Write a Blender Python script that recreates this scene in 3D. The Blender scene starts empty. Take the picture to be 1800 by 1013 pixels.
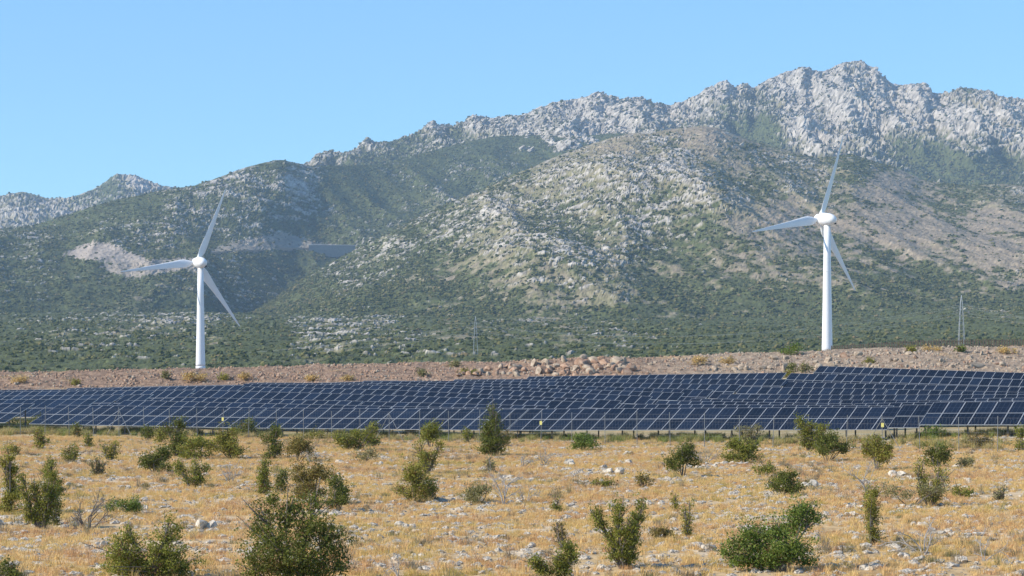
import bpy, math, random
import numpy as np
from mathutils import Matrix, Vector

rng = np.random.default_rng(7)
random.seed(7)
R = math.radians
SC = bpy.context.scene
COL = SC.collection

# ------------------------------------------------------------------ camera, sky, sun, exposure
CAM_H, FPX, HORIZ = 4.7, 4000.0, 655.0      # eye height (m), focal length and horizon row of the 1800 px photograph
cam = bpy.data.cameras.new('camera')
cam.sensor_width = 36.0
cam.lens = 36.0 * FPX / 1800.0
cam.shift_y = (HORIZ - 506.5) / 1800.0
cam.clip_start, cam.clip_end = 0.5, 30000.0
cam_o = bpy.data.objects.new('camera', cam)
cam_o.location = (0, 0, CAM_H)
cam_o.rotation_euler = (R(90), 0, 0)
COL.objects.link(cam_o)
SC.camera = cam_o

TO_SUN = Vector((-0.80, -0.22, 0.60)).normalized()
SUN_EL = math.asin(TO_SUN.z)
SUN_AZ = math.atan2(TO_SUN.x, TO_SUN.y)
world = bpy.data.worlds.new('World')
SC.world = world
world.use_nodes = True
wn = world.node_tree
wn.nodes.clear()
sky = wn.nodes.new('ShaderNodeTexSky')
sky.sky_type = 'NISHITA'
sky.sun_disc = False
sky.sun_elevation = SUN_EL
sky.sun_rotation = SUN_AZ
sky.altitude = 300.0
sky.air_density = 1.0
sky.dust_density = 0.15
sky.ozone_density = 3.0
bg = wn.nodes.new('ShaderNodeBackground')
bg.inputs['Strength'].default_value = 0.14
wo = wn.nodes.new('ShaderNodeOutputWorld')
tint = wn.nodes.new('ShaderNodeMix')                   # a clear, deep blue summer sky all round
tint.data_type = 'RGBA'; tint.blend_type = 'MULTIPLY'
tint.inputs['Factor'].default_value = 1.0
tint.inputs[7].default_value = (0.60, 0.87, 1.04, 1)
wn.links.new(sky.outputs[0], tint.inputs[6])
wn.links.new(tint.outputs[2], bg.inputs['Color'])
wn.links.new(bg.outputs[0], wo.inputs['Surface'])

sun = bpy.data.lights.new('sun', 'SUN')
sun.energy = 4.6
sun.angle = R(0.53)
sun.color = (1.0, 0.90, 0.76)
sun_o = bpy.data.objects.new('sun', sun)
sun_o.location = (-60, -20, 120)
sun_o.rotation_euler = TO_SUN.to_track_quat('Z', 'Y').to_euler()
COL.objects.link(sun_o)

SC.view_settings.view_transform = 'Standard'
SC.view_settings.look = 'None'
SC.view_settings.exposure = 0.55
SC.view_settings.gamma = 1.0
SC.view_settings.use_curve_mapping = False
SC.render.engine = 'CYCLES'
SC.cycles.max_bounces = 5
SC.cycles.volume_bounces = 0
SC.cycles.transparent_max_bounces = 8
SC.cycles.use_denoising = True
SC.cycles.caustics_reflective = False
SC.cycles.caustics_refractive = False


# ------------------------------------------------------------------ numeric helpers
def make_noise(seed):
    g = np.random.default_rng(seed)
    perm = g.permutation(256)
    ang = g.uniform(0, 2 * np.pi, 256)
    gx, gy = np.cos(ang), np.sin(ang)

    def n(x, y):
        x = np.asarray(x, float); y = np.asarray(y, float)
        xi = np.floor(x).astype(np.int64); yi = np.floor(y).astype(np.int64)
        xf = x - xi; yf = y - yi
        u = xf * xf * xf * (xf * (xf * 6 - 15) + 10)
        v = yf * yf * yf * (yf * (yf * 6 - 15) + 10)

        def gr(a, b, dx, dy):
            h = perm[(perm[a & 255] + b) & 255]
            return gx[h] * dx + gy[h] * dy
        a = gr(xi, yi, xf, yf); b = gr(xi + 1, yi, xf - 1, yf)
        c = gr(xi, yi + 1, xf, yf - 1); d = gr(xi + 1, yi + 1, xf - 1, yf - 1)
        return ((a + u * (b - a)) * (1 - v) + (c + u * (d - c)) * v) * 1.41
    return n


NZ = [make_noise(100 + i) for i in range(8)]


def fbm(x, y, wl, octv=4, gain=0.5, seed=0):
    s = np.zeros(np.broadcast(x, y).shape); a = 1.0; t = 0.0; f = 1.0 / wl
    for o in range(octv):
        s += a * NZ[(seed + o) % 8](x * f + 17.3 * o, y * f - 9.1 * o)
        t += a * a; a *= gain; f *= 2.03
    return s / math.sqrt(t)


def ridged(x, y, wl, octv=4, gain=0.5, seed=0):
    s = np.zeros(np.broadcast(x, y).shape); a = 1.0; t = 0.0; f = 1.0 / wl
    for o in range(octv):
        r = 1 - np.abs(NZ[(seed + o) % 8](x * f + 5.7 * o, y * f + 3.3 * o)) * 1.6
        s += a * r; t += a; a *= gain; f *= 2.1
    return s / t


def sstep(a, b, x):
    t = np.clip((x - a) / (b - a), 0, 1)
    return t * t * (3 - 2 * t)


def curve(pts):
    xs = np.array([p[0] for p in pts], float); ys = np.array([p[1] for p in pts], float)
    return lambda x: np.interp(x, xs, ys)


def world_at(px, py, Y):
    return Vector(((px - 900.0) / FPX * Y, Y, CAM_H - (py - HORIZ) / FPX * Y))


# ------------------------------------------------------------------ materials
def nodes(name):
    m = bpy.data.materials.new(name)
    m.use_nodes = True
    nt = m.node_tree
    b = nt.nodes['Principled BSDF']
    return m, nt, b


def set_in(b, **kw):
    for k, v in kw.items():
        b.inputs[k.replace('_', ' ')].default_value = v


def noise_node(nt, scale, detail=4.0, rough=0.55, coord='Object'):
    tc = nt.nodes.new('ShaderNodeTexCoord')
    n = nt.nodes.new('ShaderNodeTexNoise')
    n.inputs['Scale'].default_value = scale
    n.inputs['Detail'].default_value = detail
    n.inputs['Roughness'].default_value = rough
    nt.links.new(tc.outputs[coord], n.inputs['Vector'])
    return n


def ramp(nt, src, stops):
    r = nt.nodes.new('ShaderNodeValToRGB')
    e = r.color_ramp.elements
    while len(e) < len(stops):
        e.new(0.5)
    for i, (p, c) in enumerate(stops):
        e[i].position = p
        e[i].color = (c[0], c[1], c[2], 1)
    nt.links.new(src, r.inputs['Fac'])
    return r


def bump(nt, b, src, strength, dist):
    bp = nt.nodes.new('ShaderNodeBump')
    bp.inputs['Strength'].default_value = strength
    bp.inputs['Distance'].default_value = dist
    nt.links.new(src, bp.inputs['Height'])
    nt.links.new(bp.outputs[0], b.inputs['Normal'])


def mixrgb(nt, mode, fac, a, b_):
    m = nt.nodes.new('ShaderNodeMix')
    m.data_type = 'RGBA'
    m.blend_type = mode
    for sock, v in ((m.inputs['Factor'], fac), (m.inputs[6], a), (m.inputs[7], b_)):
        if hasattr(v, 'links'):
            nt.links.new(v, sock)
        elif isinstance(v, (int, float)):
            sock.default_value = v
        else:
            sock.default_value = (v[0], v[1], v[2], 1)
    return m.outputs[2]


def mat_noise(name, stops, scale, rough=0.85, bump_s=0.0, bump_d=0.02, coord='Object', detail=5.0, metal=0.0, spec=0.3):
    m, nt, b = nodes(name)
    n = noise_node(nt, scale, detail, coord=coord)
    r = ramp(nt, n.outputs['Fac'], stops)
    nt.links.new(r.outputs[0], b.inputs['Base Color'])
    set_in(b, Roughness=rough, Metallic=metal)
    b.inputs['Specular IOR Level'].default_value = spec
    if bump_s:
        bump(nt, b, n.outputs['Fac'], bump_s, bump_d)
    return m


def mat_attr(name, scale, amount=0.35, rough=0.95, bump_s=0.0, bump_d=1.0):
    """colour attribute of the kind of ground at each place, times a fine noise"""
    m, nt, b = nodes(name)
    a = nt.nodes.new('ShaderNodeAttribute'); a.attribute_name = 'col'
    n = noise_node(nt, scale, 6.0, 0.65)
    r = ramp(nt, n.outputs['Fac'], [(0.3, (1 - amount,) * 3), (0.7, (1 + amount,) * 3)])
    c = mixrgb(nt, 'MULTIPLY', 1.0, a.outputs['Color'], r.outputs[0])
    nt.links.new(c, b.inputs['Base Color'])
    set_in(b, Roughness=rough)
    b.inputs['Specular IOR Level'].default_value = 0.1
    if bump_s:
        bump(nt, b, n.outputs['Fac'], bump_s, bump_d)
    return m


def mat_leaf(name):
    """leaf colour from the 'col' attribute, some light let through"""
    m, nt, b = nodes(name)
    a = nt.nodes.new('ShaderNodeAttribute'); a.attribute_name = 'col'
    nt.links.new(a.outputs['Color'], b.inputs['Base Color'])
    set_in(b, Roughness=0.55)
    b.inputs['Specular IOR Level'].default_value = 0.25
    tr = nt.nodes.new('ShaderNodeBsdfTranslucent')
    nt.links.new(a.outputs['Color'], tr.inputs['Color'])
    mx = nt.nodes.new('ShaderNodeMixShader')
    mx.inputs[0].default_value = 0.42
    nt.links.new(b.outputs[0], mx.inputs[1]); nt.links.new(tr.outputs[0], mx.inputs[2])
    nt.links.new(mx.outputs[0], nt.nodes['Material Output'].inputs['Surface'])
    return m


def mat_grass(name, cols):
    m, nt, b = nodes(name)
    oi = nt.nodes.new('ShaderNodeObjectInfo')
    geo = nt.nodes.new('ShaderNodeNewGeometry')
    n = nt.nodes.new('ShaderNodeTexNoise'); n.inputs['Scale'].default_value = 0.17; n.inputs['Detail'].default_value = 8; n.inputs['Roughness'].default_value = 0.68
    nt.links.new(geo.outputs['Position'], n.inputs['Vector'])
    ad = nt.nodes.new('ShaderNodeMath'); ad.operation = 'MULTIPLY_ADD'
    nt.links.new(oi.outputs['Random'], ad.inputs[0]); ad.inputs[1].default_value = 0.42
    sb = nt.nodes.new('ShaderNodeMath'); sb.operation = 'MULTIPLY_ADD'
    nt.links.new(n.outputs['Fac'], sb.inputs[0]); sb.inputs[1].default_value = 2.1; sb.inputs[2].default_value = -0.76
    nt.links.new(sb.outputs[0], ad.inputs[2])
    r = ramp(nt, ad.outputs[0], cols)
    nt.links.new(r.outputs[0], b.inputs['Base Color'])
    set_in(b, Roughness=0.7)
    b.inputs['Specular IOR Level'].default_value = 0.2
    tr = nt.nodes.new('ShaderNodeBsdfTranslucent')
    nt.links.new(r.outputs[0], tr.inputs['Color'])
    mx = nt.nodes.new('ShaderNodeMixShader'); mx.inputs[0].default_value = 0.3
    nt.links.new(b.outputs[0], mx.inputs[1]); nt.links.new(tr.outputs[0], mx.inputs[2])
    nt.links.new(mx.outputs[0], nt.nodes['Material Output'].inputs['Surface'])
    return m


def mat_cells():
    """solar module face: dark silicon behind glass, pale busbar and cell lines; module is 1.04 x 1.99 m in object space"""
    m, nt, b = nodes('solar_cells')
    tc = nt.nodes.new('ShaderNodeTexCoord')
    sx = nt.nodes.new('ShaderNodeSeparateXYZ')
    nt.links.new(tc.outputs['Object'], sx.inputs[0])

    def line(sock, offset, period, width):
        a = nt.nodes.new('ShaderNodeMath'); a.operation = 'ADD'; a.inputs[1].default_value = -offset + period * 50
        nt.links.new(sock, a.inputs[0])
        d = nt.nodes.new('ShaderNodeMath'); d.operation = 'MODULO'; d.inputs[1].default_value = period
        nt.links.new(a.outputs[0], d.inputs[0])
        l = nt.nodes.new('ShaderNodeMath'); l.operation = 'LESS_THAN'; l.inputs[1].default_value = width
        nt.links.new(d.outputs[0], l.inputs[0])
        return l.outputs[0]
    l1 = line(sx.outputs[0], 0.04 + 0.16, 0.32, 0.014)
    l2 = line(sx.outputs[1], 0.985, 0.99, 0.022)
    mx = nt.nodes.new('ShaderNodeMath'); mx.operation = 'MAXIMUM'
    nt.links.new(l1, mx.inputs[0]); nt.links.new(l2, mx.inputs[1])
    m2 = nt.nodes.new('ShaderNodeMath'); m2.operation = 'MAXIMUM'
    nt.links.new(mx.outputs[0], m2.inputs[0]); nt.links.new(l2, m2.inputs[1])
    oi = nt.nodes.new('ShaderNodeObjectInfo')
    base = ramp(nt, oi.outputs['Random'], [(0.0, (0.006, 0.009, 0.016)), (0.6, (0.009, 0.013, 0.024)), (1.0, (0.012, 0.020, 0.038))])
    c = mixrgb(nt, 'MIX', m2.outputs[0], base.outputs[0], (0.055, 0.066, 0.088))
    nt.links.new(c, b.inputs['Base Color'])
    set_in(b, Roughness=0.14, IOR=1.45)
    b.inputs['Specular IOR Level'].default_value = 0.07
    b.inputs['Coat Weight'].default_value = 0.0
    return m


M = {}
M['cells'] = mat_cells()
M['alu'] = mat_noise('aluminium_frame', [(0.3, (0.40, 0.41, 0.42)), (0.7, (0.50, 0.51, 0.52))], 3.0, 0.5, metal=0.2)
M['steel'] = mat_noise('galvanised_steel', [(0.3, (0.17, 0.175, 0.175)), (0.7, (0.27, 0.27, 0.27))], 6.0, 0.6, metal=0.2)
M['darksteel'] = mat_noise('weathered_steel', [(0.3, (0.10, 0.10, 0.10)), (0.7, (0.18, 0.17, 0.16))], 6.0, 0.6, metal=0.3)
M['white'] = mat_noise('turbine_paint', [(0.3, (0.76, 0.77, 0.77)), (0.7, (0.82, 0.82, 0.82))], 0.25, 0.4)
M['whiteblade'] = mat_noise('blade_gelcoat', [(0.3, (0.70, 0.71, 0.72)), (0.7, (0.78, 0.79, 0.79))], 0.2, 0.35)
M['basegreen'] = mat_noise('tower_base_paint', [(0.3, (0.50, 0.60, 0.52)), (0.7, (0.60, 0.68, 0.60))], 0.5, 0.5)
M['dark'] = mat_noise('dark_vent', [(0.3, (0.02, 0.02, 0.02)), (0.7, (0.05, 0.05, 0.05))], 3.0, 0.6)
M['bark'] = mat_noise('bark', [(0.3, (0.10, 0.085, 0.07)), (0.7, (0.24, 0.21, 0.18))], 9.0, 0.9)
M['deadwood'] = mat_noise('bleached_wood', [(0.3, (0.24, 0.22, 0.20)), (0.7, (0.46, 0.43, 0.40))], 7.0, 0.9)
M['darkwood'] = mat_noise('burnt_wood', [(0.3, (0.09, 0.08, 0.07)), (0.7, (0.20, 0.17, 0.15))], 7.0, 0.9)
M['leaf'] = mat_leaf('leaf')
M['limestone'] = mat_noise('limestone', [(0.3, (0.16, 0.145, 0.125)), (0.45, (0.48, 0.43, 0.35)), (0.7, (0.68, 0.61, 0.51))], 2.6, 0.9, 0.9, 0.12)
M['redrock'] = mat_noise('reddish_rubble', [(0.25, (0.15, 0.085, 0.055)), (0.5, (0.34, 0.215, 0.145)), (0.78, (0.50, 0.385, 0.28))], 1.3, 0.9, 0.5, 0.08)
M['greyrock'] = mat_noise('grey_rubble', [(0.25, (0.18, 0.135, 0.095)), (0.5, (0.38, 0.30, 0.22)), (0.78, (0.52, 0.45, 0.355))], 1.3, 0.9, 0.5, 0.08)
M['grass'] = mat_grass('dry_grass', [(0.0, (0.26, 0.25, 0.07)), (0.14, (0.50, 0.38, 0.11)), (0.34, (0.70, 0.50, 0.20)),
                                     (0.58, (0.73, 0.50, 0.235)), (0.78, (0.52, 0.29, 0.135)), (1.0, (0.80, 0.66, 0.43))])
M['weed'] = mat_grass('green_weeds', [(0.0, (0.12, 0.17, 0.04)), (0.3, (0.24, 0.27, 0.07)), (0.5, (0.42, 0.35, 0.13)), (1.0, (0.60, 0.45, 0.23))])
sm_, snt, sb_ = nodes('hill_scrub')
soi = snt.nodes.new('ShaderNodeObjectInfo')
srp = ramp(snt, soi.outputs['Random'], [(0.0, (0.040, 0.054, 0.018)), (0.35, (0.068, 0.080, 0.026)), (0.7, (0.105, 0.110, 0.038)), (0.92, (0.150, 0.140, 0.056)), (1.0, (0.190, 0.150, 0.080))])
snt.links.new(srp.outputs[0], sb_.inputs['Base Color'])
set_in(sb_, Roughness=0.95)
sb_.inputs['Specular IOR Level'].default_value = 0.1
M['scrub'] = sm_
M['hill'] = mat_attr('hillside', 0.06, 0.28)
M['soil'] = mat_attr('dry_soil', 2.2, 0.35, bump_s=0.5, bump_d=0.06)
M['bank'] = mat_attr('embankment_rubble', 1.4, 0.5, bump_s=0.8, bump_d=0.3)
M['concrete'] = mat_noise('concrete', [(0.3, (0.24, 0.24, 0.235)), (0.7, (0.32, 0.315, 0.30))], 0.3, 0.9)
M['asphalt'] = mat_noise('asphalt', [(0.3, (0.05, 0.05, 0.05)), (0.7, (0.075, 0.073, 0.07))], 0.5, 0.9)
M['yellow'] = mat_noise('yellow_sign', [(0.3, (0.52, 0.47, 0.12)), (0.7, (0.60, 0.56, 0.20))], 6.0, 0.5)
M['black'] = mat_noise('black_print', [(0.3, (0.02, 0.02, 0.02)), (0.7, (0.03, 0.03, 0.03))], 6.0, 0.6)
M['wood'] = mat_noise('weathered_timber', [(0.3, (0.10, 0.075, 0.055)), (0.7, (0.21, 0.17, 0.13))], 3.0, 0.9)


# ------------------------------------------------------------------ object helpers
def tag(o, label=None, cat=None, group=None, kind=None):
    if label: o['label'] = label
    if cat: o['category'] = cat
    if group: o['group'] = group
    if kind: o['kind'] = kind
    return o


def link(o, parent=None):
    COL.objects.link(o)
    if parent is not None:
        o.parent = parent
    return o


def empty(name, loc=(0, 0, 0)):
    o = bpy.data.objects.new(name, None)
    o.empty_display_size = 0.3
    o.location = loc
    return link(o)


def mesh_np(name, v, f, mat, col=None, smooth=False):
    """v (n,3) array; f list of (m,k) index arrays"""
    me = bpy.data.meshes.new(name)
    v = np.ascontiguousarray(v, dtype=np.float32)
    f = [np.asarray(a) for a in (f if isinstance(f, list) else [f]) if len(a)]
    loops = np.concatenate([a.reshape(-1) for a in f]).astype(np.int32)
    tot = np.concatenate([np.full(len(a), a.shape[1], np.int32) for a in f])
    start = np.concatenate([[0], np.cumsum(tot)[:-1]]).astype(np.int32)
    me.vertices.add(len(v)); me.vertices.foreach_set('co', v.reshape(-1))
    me.loops.add(len(loops)); me.loops.foreach_set('vertex_index', loops)
    me.polygons.add(len(tot)); me.polygons.foreach_set('loop_start', start); me.polygons.foreach_set('loop_total', tot)
    me.polygons.foreach_set('use_smooth', np.full(len(tot), bool(smooth)))
    if col is not None:
        ca = me.color_attributes.new('col', 'FLOAT_COLOR', 'POINT')
        c4 = np.ones((len(v), 4), np.float32); c4[:, :3] = col
        ca.data.foreach_set('color', c4.reshape(-1))
    me.update(calc_edges=True)
    for mm in (mat if isinstance(mat, (list, tuple)) else [mat]):
        me.materials.append(mm)
    return me


def obj(name, me, parent=None, loc=None):
    o = bpy.data.objects.new(name, me)
    if loc is not None:
        o.location = loc
    return link(o, parent)


class MB:
    """collects boxes, tubes and lathes into one mesh"""
    def __init__(self):
        self.v = []; self.f = {}; self.n = 0

    def add(self, v, faces):
        v = np.asarray(v, float)
        for fc in faces:
            self.f.setdefault(len(fc), []).append([i + self.n for i in fc])
        self.v.append(v); self.n += len(v)

    def box(self, lo, hi, mtx=None):
        x0, y0, z0 = lo; x1, y1, z1 = hi
        v = np.array([(x0, y0, z0), (x1, y0, z0), (x1, y1, z0), (x0, y1, z0), (x0, y0, z1), (x1, y0, z1), (x1, y1, z1), (x0, y1, z1)], float)
        if mtx is not None:
            v = np.array([mtx @ Vector(p) for p in v])
        self.add(v, [(0, 3, 2, 1), (4, 5, 6, 7), (0, 1, 5, 4), (1, 2, 6, 5), (2, 3, 7, 6), (3, 0, 4, 7)])

    def tube(self, pts, rad, seg=6, cap=True):
        pts = [Vector(p) for p in pts]
        if not hasattr(rad, '__len__'):
            rad = [rad] * len(pts)
        vs = []
        for i, p in enumerate(pts):
            d = (pts[min(i + 1, len(pts) - 1)] - pts[max(i - 1, 0)]).normalized()
            a = d.cross(Vector((0.13, 0.31, 0.94)))
            if a.length < 1e-3:
                a = d.cross(Vector((1, 0, 0)))
            a.normalize(); b = d.cross(a)
            for k in range(seg):
                t = 2 * math.pi * k / seg
                vs.append(p + (a * math.cos(t) + b * math.sin(t)) * rad[i])
        fs = []
        for i in range(len(pts) - 1):
            for k in range(seg):
                k2 = (k + 1) % seg
                fs.append((i * seg + k, i * seg + k2, (i + 1) * seg + k2, (i + 1) * seg + k))
        if cap:
            fs.append(tuple(range(seg - 1, -1, -1)))
            fs.append(tuple((len(pts) - 1) * seg + k for k in range(seg)))
        self.add(vs, fs)

    def mesh(self, name, mat, smooth=False):
        return mesh_np(name, np.concatenate(self.v), [np.array(a) for a in self.f.values()], mat, smooth=smooth)


def ico(sub=2):
    import bmesh
    bm = bmesh.new()
    bmesh.ops.create_icosphere(bm, subdivisions=sub, radius=1.0)
    v = np.array([p.co[:] for p in bm.verts]); f = np.array([[w.index for w in q.verts] for q in bm.faces])
    bm.free()
    return v, f


ICO1, ICO2, ICO3 = ico(1), ico(2), ico(3)


def grid_faces(nu, nv):
    i = np.arange(nu * nv).reshape(nv, nu)
    return np.stack([i[:-1, :-1].ravel(), i[:-1, 1:].ravel(), i[1:, 1:].ravel(), i[1:, :-1].ravel()], 1)


def scatter(name, pts, rotz, scl, idx, sources, label, cat, tilt=None):
    """geometry-node instances of a few source meshes at many points: ONE object of stuff"""
    n = len(pts)
    me = bpy.data.meshes.new(name)
    me.vertices.add(n); me.vertices.foreach_set('co', np.asarray(pts, np.float32).reshape(-1))
    rot = np.zeros((n, 3), np.float32); rot[:, 2] = rotz
    if tilt is not None:
        rot[:, :2] = tilt
    scl = np.asarray(scl, np.float32)
    if scl.ndim == 1:
        scl = np.repeat(scl[:, None], 3, 1)
    a = me.attributes.new('rot', 'FLOAT_VECTOR', 'POINT'); a.data.foreach_set('vector', rot.reshape(-1))
    a = me.attributes.new('scl', 'FLOAT_VECTOR', 'POINT'); a.data.foreach_set('vector', np.ascontiguousarray(scl).reshape(-1))
    a = me.attributes.new('idx', 'INT', 'POINT'); a.data.foreach_set('value', np.asarray(idx, np.int32))
    o = obj(name, me)
    src = bpy.data.collections.new(name + '_sources')
    for k, sm in enumerate(sources):
        src.objects.link(bpy.data.objects.new('%s_source_%02d' % (name, k), sm))
    ng = bpy.data.node_groups.new(name, 'GeometryNodeTree')
    ng.interface.new_socket('Geometry', in_out='INPUT', socket_type='NodeSocketGeometry')
    ng.interface.new_socket('Geometry', in_out='OUTPUT', socket_type='NodeSocketGeometry')
    gi = ng.nodes.new('NodeGroupInput'); go = ng.nodes.new('NodeGroupOutput')
    ci = ng.nodes.new('GeometryNodeCollectionInfo')
    ci.inputs['Collection'].default_value = src
    ci.inputs['Separate Children'].default_value = True
    ci.inputs['Reset Children'].default_value = True
    ip = ng.nodes.new('GeometryNodeInstanceOnPoints')
    ip.inputs['Pick Instance'].default_value = True

    def named(t, nm):
        q = ng.nodes.new('GeometryNodeInputNamedAttribute'); q.data_type = t; q.inputs['Name'].default_value = nm
        return q.outputs['Attribute']
    ng.links.new(gi.outputs[0], ip.inputs['Points'])
    ng.links.new(ci.outputs[0], ip.inputs['Instance'])
    ng.links.new(named('INT', 'idx'), ip.inputs['Instance Index'])
    e2r = ng.nodes.new('FunctionNodeEulerToRotation')
    ng.links.new(named('FLOAT_VECTOR', 'rot'), e2r.inputs[0])
    ng.links.new(e2r.outputs[0], ip.inputs['Rotation'])
    ng.links.new(named('FLOAT_VECTOR', 'scl'), ip.inputs['Scale'])
    ng.links.new(ip.outputs[0], go.inputs[0])
    md = o.modifiers.new('scatter', 'NODES'); md.node_group = ng
    tag(o, label, cat, kind='stuff')
    return o


# ================================================================== TERRAIN
# -------- solar rows: tilted tables; top edges as (x of the photograph, y) ends of each table
ROW_A = R(-25.5); TILT = R(20.8); TAN_A = math.tan(ROW_A)
MOD_W, MOD_L, PITCH = 1.04, 1.99, 1.062
ROW_Y0 = [159 + 10 * k for k in range(12)]
ROWS = [
    [(-70, 709.5, 62, 710.5), (103, 712.6, 470, 717.8), (472, 717.8, 930, 720.2), (932, 719.8, 1587, 716.2), (1588, 712.7, 1641, 712.5), (1642, 707.7, 1870, 706.3)],
    [(-70, 703.5, 173, 702.3), (220, 704.2, 690, 715.0), (692, 715.2, 952, 719.3)],
    [(-70, 697.8, 218, 694.5), (222, 695.0, 268, 694.0), (310, 698.7, 640, 706.0), (642, 706.3, 966, 714.4)],
    [(-70, 689.8, 345, 686.0), (352, 686.3, 640, 694.0), (642, 694.3, 1030, 707.0)],
    [(-70, 687.2, 200, 684.0), (203, 682.2, 430, 678.0), (432, 680.5, 700, 686.2), (702, 686.8, 1093, 705.0), (1100, 711.0, 1572, 713.8)],
    [(120, 683.0, 425, 676.8), (430, 675.0, 690, 678.0), (692, 678.2, 1148, 697.5), (1158, 704.7, 1500, 710.5), (1503, 710.2, 1870, 703.0)],
    [(440, 673.0, 700, 674.8), (702, 675.0, 1203, 691.3), (1216, 701.6, 1480, 703.4), (1482, 703.6, 1694, 704.5), (1696, 701.0, 1870, 699.6)],
    [(560, 673.5, 690, 670.2), (692, 670.3, 1000, 679.0), (1002, 679.0, 1254, 686.0), (1268, 693.2, 1500, 694.8), (1502, 695.0, 1870, 693.8)],
    [(640, 669.6, 900, 670.6), (902, 670.8, 1303, 676.8), (1305, 680.2, 1560, 684.5), (1562, 684.8, 1870, 691.6)],
    [(800, 667.5, 1090, 666.4), (1092, 666.6, 1383, 667.2), (1384, 671.6, 1870, 683.0)],
    [(930, 662.6, 1383, 655.8), (1391, 656.6, 1870, 669.8)],
    [(1441, 644.0, 1870, 658.5)],
]


def row_depth(k, px, top=False):
    y0 = ROW_Y0[k] + (3.9 if top else 0.0)
    return y0 / (1.0 - (px - 900.0) / FPX * TAN_A)


def row_top_z(k, px):
    segs = ROWS[k]
    xs = []; ys = []
    for s in segs:
        xs += [s[0], s[2]]; ys += [s[1], s[3]]
    y = np.interp(px, xs, ys)
    return CAM_H - (y - HORIZ) / FPX * row_depth(k, px, True)


# ground height in the solar field, on a grid of (px, row)
GPX = np.linspace(-500, 2300, 141)
GZ = []
for k in range(12):
    z = row_top_z(k, np.clip(GPX, -70, 1870)) - 2.12
    GZ.append(z)
GZ = np.array(GZ)
# rows that do not reach the edge must not fight the terrain: smooth across rows and along them
for k, (a, b) in {1: (None, 930), 2: (None, 950), 3: (None, 1020), 4: (None, 1560), 5: (130, None), 6: (450, None), 7: (570, None), 8: (650, None), 9: (810, None), 10: (940, None), 11: (1450, None)}.items():
    pass
for it in range(3):
    GZ[1:-1] = 0.25 * GZ[:-2] + 0.5 * GZ[1:-1] + 0.25 * GZ[2:]
    GZ[:, 1:-1] = 0.25 * GZ[:, :-2] + 0.5 * GZ[:, 1:-1] + 0.25 * GZ[:, 2:]
for k in range(12):                                   # never above the modules' lower edges
    GZ[k] = np.minimum(GZ[k], row_top_z(k, np.clip(GPX, -70, 1870)) - 1.75)

crest_y = curve([(-500, 662), (0, 656), (150, 654), (300, 650), (420, 648), (600, 643), (700, 640), (860, 638), (960, 636), (1010, 633), (1100, 632), (1150, 631),
                 (1210, 627), (1300, 623), (1400, 620), (1470, 616), (1560, 613), (1700, 612), (1800, 611), (2300, 606)])
BANK0, BANK1 = 292.0, 318.0                           # toe and crest depth of the rubble embankment
toe_y = curve([(-500, 690), (0, 690), (230, 687), (460, 680), (700, 674), (900, 671), (1100, 668), (1385, 664), (1440, 657), (1600, 656), (1800, 662), (2300, 668)])


def plain_y(px):
    return crest_y(px) + 1.5


def ground_z(X, Y):
    X = np.asarray(X, float); Y = np.asarray(Y, float)
    Ys = np.maximum(Y, 25.0)
    px = X / Ys * FPX + 900
    # row coordinate: which solar row the place lies at
    y0 = Y * (1.0 - X / Ys * TAN_A)
    q = (y0 - ROW_Y0[0] - 1.5) / 10.0
    pxi = np.clip((px + 500) / 20.0, 0, 139.999)
    qi = np.clip(q, 0, 10.999)
    i0 = np.floor(pxi).astype(int); j0 = np.floor(qi).astype(int)
    fx = pxi - i0; fy = qi - j0
    zs = (GZ[j0, i0] * (1 - fx) + GZ[j0, i0 + 1] * fx) * (1 - fy) + (GZ[j0 + 1, i0] * (1 - fx) + GZ[j0 + 1, i0 + 1] * fx) * fy
    # foreground field
    zf = 0.10 * fbm(X, Y, 16.0, 3, 0.5, 1) + 0.03 * fbm(X, Y, 3.0, 2, 0.5, 3) + 0.0006 * np.maximum(90 - Y, 0)
    fade = sstep(128, 150, y0)
    zf = zf * (1 - fade) + fade * (0.03 * fbm(X, Y, 3.0, 2, 0.5, 3))
    z = zf + (zs - zf) * sstep(-0.9, 0.0, q)
    # beyond the last row: toe of the embankment, then the plateau behind it
    zt = CAM_H - (toe_y(px) - HORIZ) / FPX * BANK0
    z = z + (zt - z) * sstep(ROW_Y0[11] + 6, BANK0 + 2, np.maximum(y0 * 0 + Y, y0))
    zc = CAM_H - (crest_y(px) - HORIZ) / FPX * BANK1
    zb = zt + (zc - zt) * np.clip((Y - BANK0) / (BANK1 - BANK0), 0, 1)
    z = np.where(Y > BANK0, zb, z)
    ycr = plain_y(px)
    far = np.clip((Y - BANK1) / (1300.0 - BANK1), 0, 1)
    zp = CAM_H - (ycr + (1 - far) * 2.0 - HORIZ) / FPX * Y
    z = np.where(Y > BANK1 + 4, zp, z)
    return z


def ground_hit(px, py):
    """depth at which the sight line through a pixel meets the near ground"""
    Y = 40.0
    last = Y
    while Y < 320:
        zr = CAM_H - (py - HORIZ) / FPX * Y
        if zr <= float(ground_z((px - 900) / FPX * Y, Y)):
            break
        last = Y
        Y *= 1.002
    return 0.5 * (last + Y)


# -------- ground sheet
def fan_mesh(name, pxs, Ys, mat, zfun, colfun):
    P, Q = np.meshgrid(pxs, Ys)
    X = (P - 900) / FPX * np.maximum(Q, 30.0)
    Z = zfun(X, Q)
    v = np.stack([X.ravel(), Q.ravel(), Z.ravel()], 1)
    return obj(name, mesh_np(name, v, grid_faces(len(pxs), len(Ys)), mat, col=colfun(X, Q, Z).reshape(-1, 3), smooth=True))


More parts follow.
